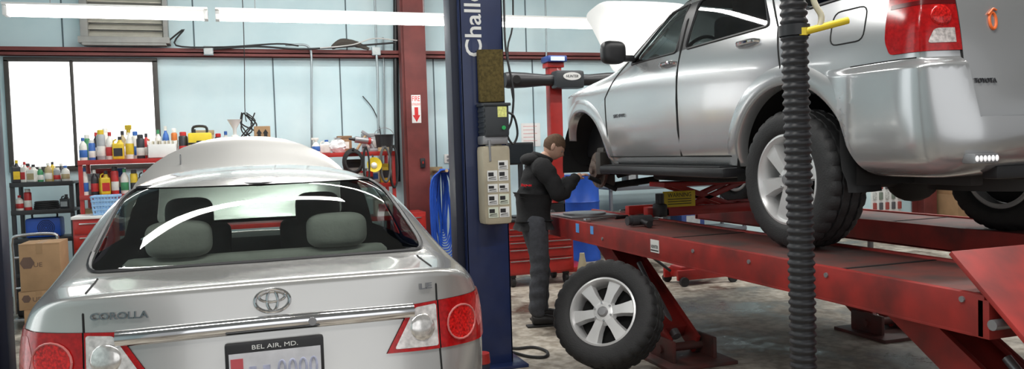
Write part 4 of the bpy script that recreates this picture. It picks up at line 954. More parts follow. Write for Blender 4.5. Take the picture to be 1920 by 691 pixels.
for y,x in ((.12,.07),(-.12,-.02)):
    b=nb(); skin(b,[(x-.05,y,.055),(x+.03,y,.062),(x+.13,y*1.08,.045),(x+.20,y*1.12,.038)],[(0,1),(1,2),(2,3)],[.048,.052,.046,.034],2,1)
    for v in b.verts: v.co.z=max(v.co.z,.012)
    bx(b,x-.095,x+.235,y*1.05-.045,y*1.05+.045,0,.018,.008); mk('shoe',b,SHOE,per,local=True,recalc=False)
# ============================================================ BACKGROUND SHELVES
def rack(name,label,cat,x0,x1,y0,y1,levels,m,zt=None):
    t=thing(name,label,cat,((x0+x1)/2,(y0+y1)/2,0))
    for z in levels:
        b=nb(); bx(b,x0,x1,y0,y1,z-.03,z,.004); bx(b,x0,x1,y0-.012,y0,z-.045,z+.004,.002); mk('shelf',b,m,t)
    for x in (x0,x1-.04):
        for y in (y0,y1-.04):
            b=nb(); bx(b,x,x+.04,y,y+.04,0,(zt or max(levels)),.004); mk('post',b,m,t)
    return t
RY=9.2
rx0=atY(147,330,RY).x; rx1=atY(742,330,RY).x; rz=atY(220,299,RY).z; z2=rz-.36; z3=rz-.75
rack('storage_rack','red steel storage rack behind the sedan, its top shelf crowded with bottles','shelf',rx0,rx1,RY,RY+.5,(rz,z2,z3,.2),RED)
SY2=9.7
lx0=atY(18,350,SY2).x; lx1=atY(137,350,SY2).x; lz=[atY(80,v,SY2).z for v in (341,393,446)]
rack('shelving_unit','black metal shelving unit under the window, left of the red rack','shelf',lx0,lx1,SY2,SY2+.4,(*lz,.35),BLACK,lz[0])
def colm(c):
    k='tint_%d_%d_%d'%tuple(int(q*100) for q in c); return mat(k,c,.4,var=.15,scale=20)
def bottle(name,label,u,vt,w,zb,Y,col,cap,kind,lab=None,cat='bottle'):
    p=atY(u,(vt+300)/2,Y); d=depth(p); h=max(.06,atY(u,vt,Y).z-zb); r=w/2/F*d
    t=thing(name,label,cat,(p.x,Y+random.uniform(-.02,.02),zb),(0,0,random.uniform(-.6,.6)),'containers crowding the shelves')
    b=nb()
    if kind=='can':
        lathe(b,[(0,0),(r*.95,0),(r,.006),(r,h*.80),(r*.85,h*.84),(r*.5,h*.86),(0,h*.86)],None,18); mk('body',b,colm(col),t,local=True)
        b=nb(); lathe(b,[(0,h*.85),(r*.75,h*.85),(r*.75,h*.98),(r*.6,h),(0,h)],None,16); mk('cap',b,colm(cap),t,local=True)
    elif kind=='spray':
        lathe(b,[(0,0),(r*.95,0),(r,.01),(r,h*.5),(r*.55,h*.66),(r*.3,h*.72),(r*.3,h*.8),(0,h*.8)],None,18); mk('body',b,colm(col),t,local=True)
        b=nb(); lathe(b,[(0,h*.78),(r*.38,h*.78),(r*.38,h*.86),(0,h*.86)],None,12); bx(b,-r*1.1,r*.7,-r*.25,r*.25,h*.86,h*1.0,.004); bx(b,-r*.75,-r*.55,-r*.12,r*.12,h*.70,h*.87); mk('trigger',b,colm(cap),t,local=True)
    elif kind=='jug':
        box(b,(0,0,h*.36),(2*r,1.3*r,h*.72),None,min(r*.3,.03),3); lathe(b,[(0,h*.7),(r*.6,h*.7),(r*.35,h*.82),(r*.3,h*.88),(0,h*.88)],Matrix.Translation((r*.3,0,0)),14); tube(b,crv([(-r*.2,0,h*.88),(-r*.7,0,h*.82),(-r*.8,0,h*.6)],4),r*.14,6); mk('body',b,colm(col),t,local=True)
        b=nb(); cyl(b,(r*.3,0,h*.86),(r*.3,0,h),r*.34,None,14); mk('cap',b,colm(cap),t,local=True)
    else:
        lathe(b,[(0,0),(r*.94,0),(r,.012),(r,h*.62),(r*.85,h*.72),(r*.4,h*.82),(r*.36,h*.88),(0,h*.88)],None,18); mk('body',b,colm(col),t,local=True)
        b=nb(); lathe(b,[(0,h*.86),(r*.45,h*.86),(r*.42,h),(0,h)],None,14); mk('cap',b,colm(cap),t,local=True)
    if lab:
        b=nb(); k=1.02
        if kind=='jug': bx(b,-r*.75,r*.75,-r*.68,r*.68,h*.15,h*.5)
        else: lathe(b,[(r*k*.98,h*.14),(r*k,h*.15),(r*k,h*.45),(r*k*.98,h*.46)],None,18)
        mk('paper_label',b,colm(lab),t,local=True)
    return t
def carton(label,x,y,z,w,d,h,col,lc,name='parts_box'):
    t=thing(name,label,'box',(x,y,z),(0,0,random.uniform(-.06,.06))); b=nb(); bx(b,-w/2,w/2,-d/2,d/2,0,h*.86,.005); mk('body',b,colm(col),t,local=True)
    b=nb(); bx(b,-w/2-.004,w/2+.004,-d/2-.004,d/2+.004,h*.84,h,.005); mk('lid',b,colm(tuple(q*.8 for q in col)),t,local=True)
    b=nb(); bx(b,-w*.3,w*.3,-d/2-.003,-d/2,h*.25,h*.65); mk('printed_label',b,colm(lc),t,local=True)
w_=(.74,.73,.68); bl=(.03,.03,.035); rd=(.5,.03,.03); yl=(.68,.48,.03); bu=(.04,.14,.45); gn=(.05,.26,.11); tn=(.44,.35,.19); gy=(.36,.38,.39); og=(.6,.17,.03)
yq=RY+.12; yr=RY+.30
for a in (('oil_bottle','white bottle with blue band, leftmost on top of the red rack',156,258,14,w_,bu,'bot',bu),
 ('spray_can','blue spray can second from the left on the red rack',172,262,12,bu,w_,'can',w_),
 ('spray_can','grey spray can with yellow cap on the red rack',189,243,15,gy,yl,'can',w_),
 ('oil_bottle','white bottle with red cap standing among cans on the red rack',206,247,14,w_,rd,'bot',rd),
 ('oil_bottle','wide yellow bottle with black label near the red rack corner',222,256,20,yl,bl,'jug',bl),
 ('spray_bottle','white spray bottle with yellow trigger on the red rack',243,234,14,w_,yl,'spray',yl),
 ('spray_can','black spray can with white label left of the white bin',264,252,14,bl,bl,'can',w_),
 ('spray_can','red and black can right of the white bin',344,247,16,bl,rd,'can',rd),
 ('spray_bottle','white spray bottle right of the raised sedan hood',593,258,15,w_,w_,'spray',bu)):
    bottle(a[0],a[1],a[2],a[3],a[4],rz,yq,a[5],a[6],a[7],a[8])
for a in (('oil_bottle','blue bottle behind the white bin on the red rack',311,236,12,bu,w_,'bot',w_),
 ('spray_can','orange spray can behind the white bin',327,240,11,og,w_,'can',w_),
 ('spray_can','green spray can in the back row at the left end of the red rack',164,252,11,gn,w_,'can',None),
 ('oil_bottle','black bottle in the back row behind the grey can',181,248,12,bl,rd,'bot',w_),
 ('spray_can','white spray can with red band in the back row',198,240,12,w_,w_,'can',rd),
 ('oil_bottle','tan bottle in the back row behind the yellow bottle',230,245,14,tn,bl,'bot',w_),
 ('spray_can','blue and white can in the back row behind the spray bottle',254,246,12,w_,bu,'can',bu),
 ('oil_bottle','red bottle in the back row left of the white bin',275,250,12,rd,bl,'bot',w_),
 ('oil_bottle','white bottle with green cap standing behind the papers in the white bin',297,243,13,w_,gn,'bot',gn),
 ('jug','grey jug in the back row behind the yellow tool case',362,242,18,gy,bl,'jug',w_),
 ('spray_can','black can with red cap behind the yellow tool case',410,250,13,bl,rd,'can',yl),
 ('oil_bottle','white bottle with blue cap between the tool case and the funnel',424,246,13,w_,bu,'bot',bu),
 ('jug','white jug in the back row between the hood and the plastic bag',610,262,20,w_,bu,'jug',None)):
    bottle(a[0],a[1],a[2],a[3],a[4],rz,yr,a[5],a[6],a[7],a[8])
for a in (('jug','dark jug with yellow cap, leftmost on the black shelving',28,300,15,bl,yl,'jug',yl),
 ('jug','white slim jug second on the black shelving top',43,303,13,w_,rd,'jug',rd),
 ('jug','wide white jug with black cap on the black shelving top',60,308,18,w_,bl,'jug',tn),
 ('oil_bottle','tan bottle with white cap on the black shelving top',89,305,13,tn,w_,'bot',w_),
 ('oil_bottle','green bottle in the middle of the black shelving top',75,312,10,gn,w_,'bot',w_),
 ('spray_can','grey can with red label on the black shelving top',105,314,12,gy,w_,'can',rd),
 ('oil_bottle','white bottle with blue cap, rightmost on the black shelving top',122,310,14,w_,bu,'bot',tn)):
    bottle(a[0],a[1],a[2],a[3],a[4],lz[0],SY2+.12,a[5],a[6],a[7],a[8])
for a in (('spray_can','red can in the back row of the black shelving top',52,306,10,rd,bl,'can',w_),
 ('oil_bottle','yellow bottle in the back row of the black shelving top',97,303,11,yl,bl,'bot',None),
 ('oil_bottle','black bottle in the back row of the black shelving top',114,306,11,bl,w_,'bot',w_)):
    bottle(a[0],a[1],a[2],a[3],a[4],lz[0],SY2+.28,a[5],a[6],a[7],a[8])
for a in (('oil_bottle','white bottle with red label on the second black shelf',34,366,13,w_,rd,'bot',rd),
 ('spray_can','red can with white cap on the second black shelf',49,354,13,rd,w_,'can',w_),
 ('jug','black jug at the right end of the second black shelf',120,364,16,bl,bl,'jug',gy)):
    bottle(a[0],a[1],a[2],a[3],a[4],lz[1],SY2+.10,a[5],a[6],a[7],a[8])
for a in (('oil_bottle','white bottle at the left end of the second shelf of the red rack',157,314,13,w_,bu,'bot',bu),
 ('oil_bottle','black bottle beside the grey parts box on the second red shelf',176,318,13,bl,w_,'bot',rd),
 ('jug','yellow jug in front of the red parts box on the second red shelf',195,320,18,yl,bl,'jug',rd),
 ('spray_can','red spray can on the second shelf of the red rack',214,312,13,rd,bl,'can',w_),
 ('oil_bottle','white bottle on the second shelf of the red rack beside the red can',232,316,14,w_,gn,'bot',gn),
 ('spray_can','yellow can on the second shelf of the red rack behind the basket',250,318,13,yl,bl,'can',bl),
 ('jug','black oil jug on the second shelf of the red rack, right of the cans',268,318,18,bl,rd,'jug',rd),
 ('oil_bottle','amber bottle at the left of the second shelf right of the hood',643,320,14,(.3,.12,.02),bl,'bot',w_),
 ('oil_bottle','blue bottle on the second shelf right of the raised hood',660,318,14,bu,w_,'bot',w_),
 ('spray_can','white can on the second shelf right of the raised hood',676,320,13,w_,rd,'can',rd),
 ('spray_can','red can between the white can and yellow box right of the hood',692,316,13,rd,w_,'can',bl)):
    bottle(a[0],a[1],a[2],a[3],a[4],z2,RY+.08,a[5],a[6],a[7],a[8])
X=lambda u: atY(u,330,RY+.1).x
carton('small grey parts box on the second shelf of the red rack, leftmost',X(166),RY+.30,z2,.16,.16,.22,gy,w_)
carton('red parts box on the second shelf of the red rack behind the yellow jug',X(190),RY+.36,z2,.15,.16,.27,rd,w_)
carton('blue parts box under the red rack top shelf above the basket',X(215),RY+.38,z2,.13,.12,.27,bu,w_)
carton('white parts box on the second shelf right of the hood',X(704),RY+.27,z2,.15,.16,.17,w_,bu)
carton('yellow parts box at the right end of the second red shelf',X(724),RY+.22,z2,.12,.2,.22,yl,bl)
carton('black parts box stacked behind the blue bottle right of the hood',X(668),RY+.38,z2,.2,.14,.28,bl,w_)
carton('tan carton on the third red shelf left of the sedan roof',X(168),RY+.2,z3,.2,.2,.25,tn,bl)
carton('dark blue carton on the third red shelf beside the tan carton',X(205),RY+.2,z3,.2,.2,.28,(.03,.06,.2),w_)
carton('white carton on the third red shelf right of the sedan',X(718),RY+.2,z3,.2,.2,.22,w_,rd)
carton('yellow flat box on top of the red rack between the spray bottle and bin',X(262),RY+.42,rz,.16,.08,.22,yl,rd)
carton('tan flat box in the back row behind the yellow tool case',X(385),RY+.42,rz,.2,.10,.30,tn,bl)
carton('grey box behind the black bucket on the red rack top',X(705),RY+.40,rz,.2,.12,.22,gy,w_)
carton('brown box in the back row beside the hammer on the red rack',X(655),RY+.42,rz,.16,.1,.20,(.28,.16,.08),w_)
p=atY(86,385,SY2+.15); t=nb()
for k in range(4): tube(t,[(p.x+(.12-.004*k)*cos(a),SY2+.2+.1*sin(a),lz[1]+.014+k*.02) for a in [2*PI*j/24 for j in range(24)]],.011,6,True)
one('cable_coil','black cable coiled flat on the second black shelf','cable',t,RUB)
p=atY(82,440,SY2+.1)
bc=thing('shop_blower','blue metal fan-shaped shop blower on the lowest visible black shelf','machine',(p.x,SY2+.2,lz[2]))
t=nb(); bx(t,-.17,.17,-.12,.12,0,.21,.03); mk('housing',t,BLUE,bc,local=True)
t=nb()
for k in range(5): tube(t,[(.03+.016*(k+1)*cos(a),-.124,.105+.016*(k+1)*sin(a)) for a in [2*PI*j/20 for j in range(20)]],.003,5,True)
mk('grille',t,BLACK,bc,local=True)
t=nb(); tube(t,crv([(-.12,0,.21),(-.1,0,.26),(.1,0,.26),(.12,0,.21)],4),.010); mk('handle',t,BLACK,bc,local=True)
a=atY(277,264,RY+.1); c=atY(334,296,RY+.1)
bn=thing('storage_bin','white plastic bin of papers on the red rack top','bin',((a.x+c.x)/2,RY+.12,rz))
ww=(c.x-a.x)/2; hh=a.z-rz
t=nb(); bx(t,-ww,ww,-.1,-.09,0,hh*.8,.003); bx(t,-ww,ww,.09,.1,0,hh,.003); bx(t,-ww,-ww+.01,-.1,.1,0,hh,.003); bx(t,ww-.01,ww,-.1,.1,0,hh,.003); bx(t,-ww,ww,-.1,.1,0,.01); mk('body',t,WHITE,bn,local=True)
for k in range(7):
    t=nb(); box(t,(0,0,hh*.55),(.012,.15,hh*.9),Matrix.Translation((-ww+.04+k*.04,0,0))@Matrix.Rotation(random.uniform(-.1,.1),4,'Y')); mk('paper_folder',t,mat('aged_paper',(.65,.6,.48),.8),bn,local=True)
a=atY(352,238,RY+.12); c=atY(398,275,RY+.12); ww=(c.x-a.x)/2
yc=thing('tool_case','yellow and black tool case on the red rack behind the hood','case',((a.x+c.x)/2,RY+.12,rz)); hh=a.z-rz
t=nb(); bx(t,-ww,ww,-.08,.08,0,hh*.8,.02); mk('body',t,YEL,yc,local=True)
t=nb(); tube(t,crv([(-ww*.6,0,hh*.78),(-ww*.5,0,hh),(ww*.5,0,hh),(ww*.6,0,hh*.78)],4),.014); mk('handle',t,BLACK,yc,local=True)
t=nb(); bx(t,-ww-.002,ww+.002,-.083,.083,hh*.42,hh*.48,.002); bx(t,-ww*.3,ww*.3,-.088,-.08,hh*.36,hh*.54,.004); mk('latch_band',t,BLACK,yc,local=True)
a=atY(476,237,RY+.15); c=atY(507,262,RY+.15); ww=(c.x-a.x)/2
cb=thing('carton','small cardboard carton with dark arrow marks above the raised hood','box',((a.x+c.x)/2,RY+.15,rz)); hh=a.z-rz
t=nb(); bx(t,-ww,ww,-.08,.08,0,hh,.004); mk('body',t,CARD,cb,local=True)
for s in (-.4,.4):
    t=nb(); prism(t,[(s*ww-.018,.6*hh),(s*ww+.018,.6*hh),(s*ww+.018,.75*hh),(s*ww+.03,.75*hh),(s*ww,.9*hh),(s*ww-.03,.75*hh),(s*ww-.018,.75*hh)],fr((0,-.081,0),(1,0,0),(0,0,1)),.001); mk('arrow_mark',t,BLACK,cb,local=True)
p=atY(440,240,RY+.15); hh=atY(440,224,RY+.15).z-rz
fj_=thing('funnel_jar','white funnel standing in a jar left of the carton','funnel',(p.x,RY+.15,rz))
t=nb(); lathe(t,[(.008,hh*.45),(.018,hh*.55),(.02,hh*.75),(.075,hh),(.07,hh),(.014,hh*.75),(.008,hh*.5)],None,20); mk('funnel',t,WHITE,fj_,local=True)
t=nb(); lathe(t,[(0,0),(.05,0),(.055,.02),(.055,hh*.5),(.03,hh*.58),(0,hh*.58)],None,20); mk('jar',t,mat('milky_plastic',(.7,.7,.66),.4),fj_,local=True)
p=atY(465,232,RY+.3); wb_=thing('wire_bundle','tangle of black wires sticking up behind the carton','wires',(p.x,RY+.34,rz))
for k in range(7):
    t=nb(); pts=[(random.uniform(-.09,.09),random.uniform(-.04,.04),.012+.46*q/5+random.uniform(-.02,.02)*(q>0)) for q in range(6)]
    tube(t,crv(pts,4),.008,6); mk('wire',t,RUB,wb_,local=True)
p=atY(634,275,RY+.15); t=nb(); vs=ball(t,(p.x,RY+.16,rz+.075),(.09,.07,.085),None,20,14)
for v in vs: v.co+=V((random.uniform(-.012,.012),random.uniform(-.01,.01),random.uniform(-.012,.012))); v.co.z=max(v.co.z,rz+.001)
hh=atY(634,258,RY+.15).z; lathe(t,[(.05,rz+.14),(.02,rz+.16),(.05,hh)],Matrix.Translation((p.x,RY+.16,0)),10)
one('plastic_bag','crumpled white plastic bag on the red rack right of the hood','bag',t,mat('white_film',(.78,.80,.80),.35,bump=.4))
p=atY(686,272,RY+.1)
hg=thing('power_drill','grey and red power drill lying on the pile right of the hood','power tool',(p.x,RY+.12,rz))
t=nb(); cyl(t,(-.12,0,.15),(.08,0,.12),.038,.034); tube(t,[(.05,0,.12),(.09,0,.02)],.024,10); bx(t,.04,.14,-.035,.035,0,.04,.01); mk('housing',t,GREY,hg,local=True)
t=nb(); cyl(t,(-.12,0,.15),(-.19,0,.16),.022,.012); mk('chuck',t,BLACK,hg,local=True)
t=nb(); cyl(t,(.03,0,.1275),(.06,0,.123),.041); mk('red_band',t,RED,hg,local=True)
p=atY(668,285,RY+.28); hm=thing('hammer','wooden-handled hammer sticking up behind the power drill','hammer',(p.x,RY+.28,rz))
t=nb(); tube(t,[(0,0,0.02),(.12,0,.20)],.015); mk('handle',t,mat('pine',(.5,.36,.2),.6),hm,local=True)
t=nb(); M=Matrix.Translation((.125,0,.21))@Matrix.Rotation(R(34),4,'Y'); box(t,(0,0,0),(.13,.035,.035),M,.006); mk('head',t,GREY,hm,local=True)
p=atY(700,310,RY-.06)
yl_=thing('work_lamp','yellow clamp work lamp hooked on the red rack edge right of the hood','lamp',(p.x,RY-.09,p.z-.09))
t=nb(); lathe(t,[(0,0),(.03,0),(.04,.03),(.085,.11),(.08,.11),(0,.06)],axisM((0,.06,.09),(0,-1,.1)),20); mk('shade',t,YEL,yl_,local=True)
t=nb(); ball(t,(0,-.02,.09),.038); mk('bulb',t,WHITE,yl_,local=True)
t=nb(); tube(t,crv([(0,.05,.1),(0,.05,.19),(0,.09,.21)],4),.01); mk('clamp',t,BLACK,yl_,local=True)
def hang_loop(name,label,cat,u,w,h,n,r,m,yo):
    p=atY(u,300,RY+.05); t=nb()
    for k in range(n): tube(t,[(p.x+(w-.006*k)*cos(a),RY-.03-.02*k-yo,rz-h*.75+(h-.01*k)*sin(a)) for a in [2*PI*j/28 for j in range(28)]],r,6,True)
    bx(t,p.x-.012,p.x+.012,RY-.03-.02*n-yo,RY+.03,rz+h*.22,rz+h*.22+.02); one(name,label,cat,t,m)
hang_loop('hose_coil','black hose coiled and hung on the red rack front edge','hose',660,.11,.14,4,.012,RUB,0)
hang_loop('fan_belt','long black fan belt hanging on the right end of the red rack','belt',735,.05,.24,2,.010,RUB,.0)
hang_loop('fan_belt','wide grey belt hanging left of the long black fan belt','belt',718,.06,.20,2,.011,mat('grey_belt',(.10,.10,.10),.7),.06)
hang_loop('fan_belt','narrow black belt hanging between the hose coil and work lamp','belt',682,.035,.2,2,.009,RUB,.10)
p=atY(728,330,RY-.05)
bk=thing('bucket','black plastic bucket on the right end of the red rack','bucket',(p.x+.02,RY+.22,rz))
t=nb(); lathe(t,[(0,0),(.09,0),(.11,.19),(.118,.19),(.118,.2),(.105,.2),(.085,.015),(0,.015)],None,24); mk('body',t,BLACK,bk,local=True)
t=nb(); tube(t,[(.115*cos(a),.02,.19+.09*sin(a)) for a in [PI*k/14 for k in range(15)]],.004,6); mk('handle',t,STEEL,bk,local=True)
p=atY(720,290,RY+.05); tt=thing('tape_roll','tan masking tape roll lying in front of the black bucket','tape',(p.x,RY+.07,rz)); t=nb(); lathe(t,[(.04,0),(.065,0),(.065,.05),(.04,.05),(.04,0)],None,24); mk('tape',t,colm(tn),tt,local=True); t=nb(); lathe(t,[(.036,0),(.041,0),(.041,.051),(.036,.051),(.036,0)],None,24); mk('core',t,CARD,tt,local=True)
CYb=8.8; xa=atY(136,430,CYb).x; xb=atY(215,430,CYb).x; zt=atY(160,405,CYb).z
rc=thing('tool_cabinet','red drawer cabinet with a white top behind the sedan','tool chest',((xa+xb)/2,CYb+.15,0))
t=nb(); bx(t,xa,xb,CYb+.012,CYb+.35,.1,zt-.03,.008); bx(t,xa+.03,xb-.03,CYb+.03,CYb+.33,0,.1); mk('body',t,RED,rc)
t=nb(); bx(t,xa-.01,xb+.01,CYb-.01,CYb+.36,zt-.03,zt,.006); mk('top',t,WHITE,rc)
for k in range(5):
    z1_=zt-.05-k*.14
    if z1_<.25: break
    t=nb(); bx(t,xa+.012,xb-.012,CYb,CYb+.014,z1_-.125,z1_,.003); dr=mk('drawer',t,RED,rc); t=nb(); bx(t,xa+.06,xb-.06,CYb-.014,CYb,z1_-.03,z1_-.018,.002); mk('handle',t,STEEL,dr)
xa=atY(742,430,9.4).x; xb=atY(800,430,9.4).x; zt=atY(770,398,9.4).z
rc=thing('small_tool_cabinet','small red drawer cabinet at the foot of the red building column','tool chest',((xa+xb)/2,9.55,0))
t=nb(); bx(t,xa,xb,9.412,9.8,.05,zt,.008); mk('body',t,RED,rc)
for k in range(4):
    z1_=zt-.04-k*.15
    t=nb(); bx(t,xa+.012,xb-.012,9.4,9.413,z1_-.135,z1_,.003); dr=mk('drawer',t,RED,rc); t=nb(); bx(t,xa+.06,xb-.06,9.386,9.4,z1_-.03,z1_-.018,.002); mk('handle',t,STEEL,dr)
for x in (xa+.06,xb-.06):
    t=nb(); bx(t,x-.04,x+.04,9.45,9.75,0,.05); mk('foot',t,BLACK,rc)
zt=atY(160,405,CYb).z
a=atY(172,367,CYb+.1); c=atY(222,367,CYb+.1)
bs=thing('plastic_basket','pale blue plastic basket on the white-topped red cabinet','basket',((a.x+c.x)/2,CYb+.16,zt)); ww=(c.x-a.x)/2; hh=a.z-zt
LB=mat('pale_blue_plastic',(.30,.50,.75),.4); t=nb()
for k in range(5):
    z=.01+k*(hh-.02)/4; g=ww*(.82+.18*k/4)
    for p0,p1 in (((-g,-.12),(g,-.12)),((g,-.12),(g,.12)),((g,.12),(-g,.12)),((-g,.12),(-g,-.12))): tube(t,[(p0[0],p0[1],z),(p1[0],p1[1],z)],.012,6)
for k in range(9):
    x=-ww*.82+k*ww*1.64/8
    for s in (-.12,.12): tube(t,[(x,s,0.004),(x*1.2,s,hh)],.009,6)
bx(t,-ww*.82,ww*.82,-.12,.12,0.0,.008); mk('body',t,LB,bs,local=True)
BY=8.35; a=atY(34,458,BY); c=atY(116,541,BY); x0_,x1_=a.x,c.x; zs=[0,c.z*.5,c.z,a.z]
lab=['cardboard box at the bottom of the stack left of the sedan','cardboard box in the middle of the stack left of the sedan','cardboard box topmost in the stack left of the sedan']
for k in range(3):
    t=thing('cardboard_box',lab[k],'box',((x0_+x1_)/2+(.01,-.015,0)[k],BY+.2,zs[k]),(0,0,(.03,-.04,.0)[k])); ww=(x1_-x0_)/2; hh=zs[k+1]-zs[k]
    b=nb(); bx(b,-ww,ww,-.2,.2,0,hh-.001,.004); mk('body',b,CARD,t,local=True)
    b=nb(); bx(b,-.025,.025,-.2015,.2015,hh*.78,hh); bx(b,-ww*.98,ww*.98,-.201,-.2,hh*.97,hh*.98); mk('tape',b,mat('brown_tape',(.33,.2,.1),.4),t,local=True)
    b=nb(); prism(b,circ(-ww*.62,hh*.60,min(.06,hh*.22),6),fr((0,-.2,0),(1,0,0),(0,0,1)),.002); mk('printed_badge',b,mat('box_print',(.13,.08,.06),.8),t,local=True)
    b=nb(); txt(b,'UE',(-ww*.1,-.2005,hh*.55),(1,0,0),(0,0,1),.07,.04,.0005); mk('printed_lettering',b,MATS['box_print'],t,local=True)
p=atY(75,455,BY+.5)
ht=thing('hand_truck','chrome tubular hand truck standing behind the cardboard boxes','cart',(p.x-.06,BY+.6,0))
zt_=atY(75,441,BY+.5).z; t=nb()
tube(t,crv([(-.2,0,.05),(-.2,0,.6),(-.2,0,zt_-.06),(-.15,0,zt_),(.15,0,zt_),(.2,0,zt_-.06),(.2,0,.6),(.2,0,.05)],5),.016)
for z in (.3,.6): tube(t,[(-.2,0,z),(.2,0,z)],.012)
mk('frame',t,STEEL,ht,local=True)
for s in (-.17,.17):
    t=nb(); cyl(t,(s-.02,.1,.1),(s+.02,.1,.1),.1); mk('wheel',t,RUB,ht,local=True)
t=nb(); bx(t,-.2,.2,-.08,.02,0,.012); mk('toe_plate',t,STEEL,ht,local=True)
# ============================================================ WALL EQUIPMENT
a=atY(146,-40,W-.15); c=atY(316,80,W-.15)
vf=thing('wall_vent','grey louvered vent unit mounted high on the wall above the window','vent',((a.x+c.x)/2,W-.1,c.z))
VG=mat('vent_grey',(.33,.33,.31),.5)
t=nb(); bx(t,a.x,a.x+.08,W-.2,W-.001,c.z,a.z,.006); bx(t,c.x-.05,c.x,W-.2,W-.001,c.z,a.z,.006); bx(t,a.x-.02,c.x+.02,W-.26,W-.001,c.z-.02,c.z+.05,.006); bx(t,a.x,c.x,W-.2,W-.001,a.z-.05,a.z,.006); bx(t,a.x,c.x,W-.04,W-.002,c.z,a.z); bx(t,a.x+.02,c.x-.02,W-.25,W-.1,c.z-.045,c.z-.02,.004); mk('frame',t,VG,vf)
for k in range(8):
    z=c.z+.10+k*(a.z-c.z-.16)/7; t=nb(); box(t,((a.x+c.x)/2+.01,W-.11,z),(c.x-a.x-.14,.11,.012),Matrix.Translation((0,W-.11,z))@Matrix.Rotation(R(35),4,'X')@Matrix.Translation((0,-(W-.11),-z))); mk('louver',t,mat('vent_cream',(.62,.60,.52),.5),vf)
CON=mat('conduit_grey',(.36,.42,.44),.4,.5)
def jbox(u,v,label):
    p=atY(u,v,W-.17); t=thing('junction_box',label,'electrical box',(p.x,W-.17,p.z-.055)); b=nb(); bx(b,-.055,.055,-.03,.03,0,.11,.006); mk('body',b,CON,t,local=True); b=nb(); bx(b,-.045,.045,-.034,-.03,.01,.1,.003); cyl(b,(0,-.04,.055),(0,-.03,.055),.02); mk('cover',b,mat('pale_cover',(.55,.6,.6),.4),t,local=True)
jbox(391,95,'grey junction box on the wall beam left of center'); jbox(705,96,'grey junction box on the wall beam near the red column')
def pipe(label,pts,Y,r,m=CON,name='conduit',cat='pipe',end=None):
    P=[atY(u,v,Y) for u,v in pts]
    if end is not None: P.append(V((P[-1].x,P[-1].y,end)))
    t=nb(); tube(t,crv(P,5),r,10); return one(name,label,cat,t,m)
pipe('thin grey conduit bending down the wall above the raised hood',[(535,84),(570,84),(581,92),(584,110),(584,200),(586,330)],W-.19,.014,end=.0)
pipe('grey conduit dropping from the right junction box',[(706,103),(708,150),(711,330)],W-.19,.016,end=0.)
pipe('slim grey conduit right of the right junction box',[(718,70),(720,150),(722,330)],W-.06,.012,end=0.)
pipe('grey conduit rising from the right junction box',[(705,90),(704,40)],W-.19,.014,end=4.6)
pipe('thick black pipe left of the red building column',[(746,340),(743,200),(742,100),(742,-60)],W-.08,.035,BLACK,end=4.6)
pipe('thin black wire hanging from above over the hood',[(462,228),(459,200),(457,60)],W-.35,.005,RUB,'wire','wire',end=4.6)
pipe('sagging black cable along the wall beam left half',[(318,75),(345,55),(330,85),(420,88),(520,82),(560,86)],W-.2,.010,RUB,'cable','cable')
pipe('sagging black cable along the wall beam right half',[(400,92),(480,87),(560,92),(640,88),(690,84),(740,80)],W-.22,.012,RUB,'cable','cable')
pipe('white cable drooping along the beam beside the column',[(600,90),(660,84),(700,72),(745,76)],W-.24,.008,mat('dusty_white',(.6,.6,.58),.6),'cable','cable')
pipe('thin black cable slanting across the wall left of the red column',[(680,180),(700,205),(712,240),(716,300)],W-.03,.006,RUB,'cable','cable',end=0.)
t=nb(); pts=[atY(u,v,W-.2) for u,v in ((622,90),(640,80),(665,82),(692,92))]; tube(t,crv(pts,5),[.02,.03,.035,.04,.045,.05,.05,.05,.045,.045,.04,.04,.03,.03,.02,.02],8); one('cable_wrap','dark bundle of wrapped cable resting on the wall beam','cable',t,mat('dirty_wrap',(.07,.06,.05),.8))
pipe('black cord dropping from above right of the blue post',[(962,185),(957,150),(952,90),(962,30)],W-.4,.012,RUB,'cord','cord',end=4.6)
pipe('slim grey conduit on the upper wall above the boom',[(1024,110),(1024,60)],W-.18,.012,end=4.6)
a=atY(771,178,W-.405); c=atY(790,230,W-.405); FYs=W-.402
fs_=thing('fire_sign','white and red fire extinguisher sign with down arrow on the red column','sign',((a.x+c.x)/2,FYs,c.z))
t=nb(); bx(t,a.x,c.x,FYs-.004,FYs,c.z,a.z); mk('plate',t,WHITE,fs_)
sw=c.x-a.x; sh=a.z-c.z; mx_=(a.x+c.x)/2
t=nb(); prism(t,[(-.2*sw,.56*sh),(.2*sw,.56*sh),(.2*sw,.28*sh),(.42*sw,.28*sh),(0,.03*sh),(-.42*sw,.28*sh),(-.2*sw,.28*sh)],fr((mx_,FYs-.004,c.z),(1,0,0),(0,0,1)),.001)
txt(t,'FIRE',(mx_,FYs-.0045,c.z+.87*sh),(1,0,0),(0,0,1),.85*sw,.18*sh,.0005,0,.01); txt(t,'EXTINGUISHER',(mx_,FYs-.0045,c.z+.67*sh),(1,0,0),(0,0,1),.92*sw,.09*sh,.0005); mk('print',t,mat('sign_red',(.7,.03,.03),.5),fs_)
p=atY(792,305,W-.405); t=nb(); bx(t,p.x-.03,p.x+.03,W-.44,W-.4,p.z-.06,p.z+.06,.006); sw_=one('wall_switch','small black switch box on the lower red column','switch',t,BLACK)
t=nb(); bx(t,p.x-.008,p.x+.008,W-.45,W-.44,p.z-.01,p.z+.02); bmesh.ops.translate(t,vec=-sw_.location,verts=t.verts[:]); mk('toggle',t,RED,sw_,local=True)
p=atY(840,297,W-.02); t=thing('power_outlet','white power outlet on the wall above the blue hoses','outlet',(p.x,W,p.z-.06)); b=nb(); bx(b,-.05,.05,-.02,-.001,0,.12,.005); mk('plate',b,WHITE,t,local=True)
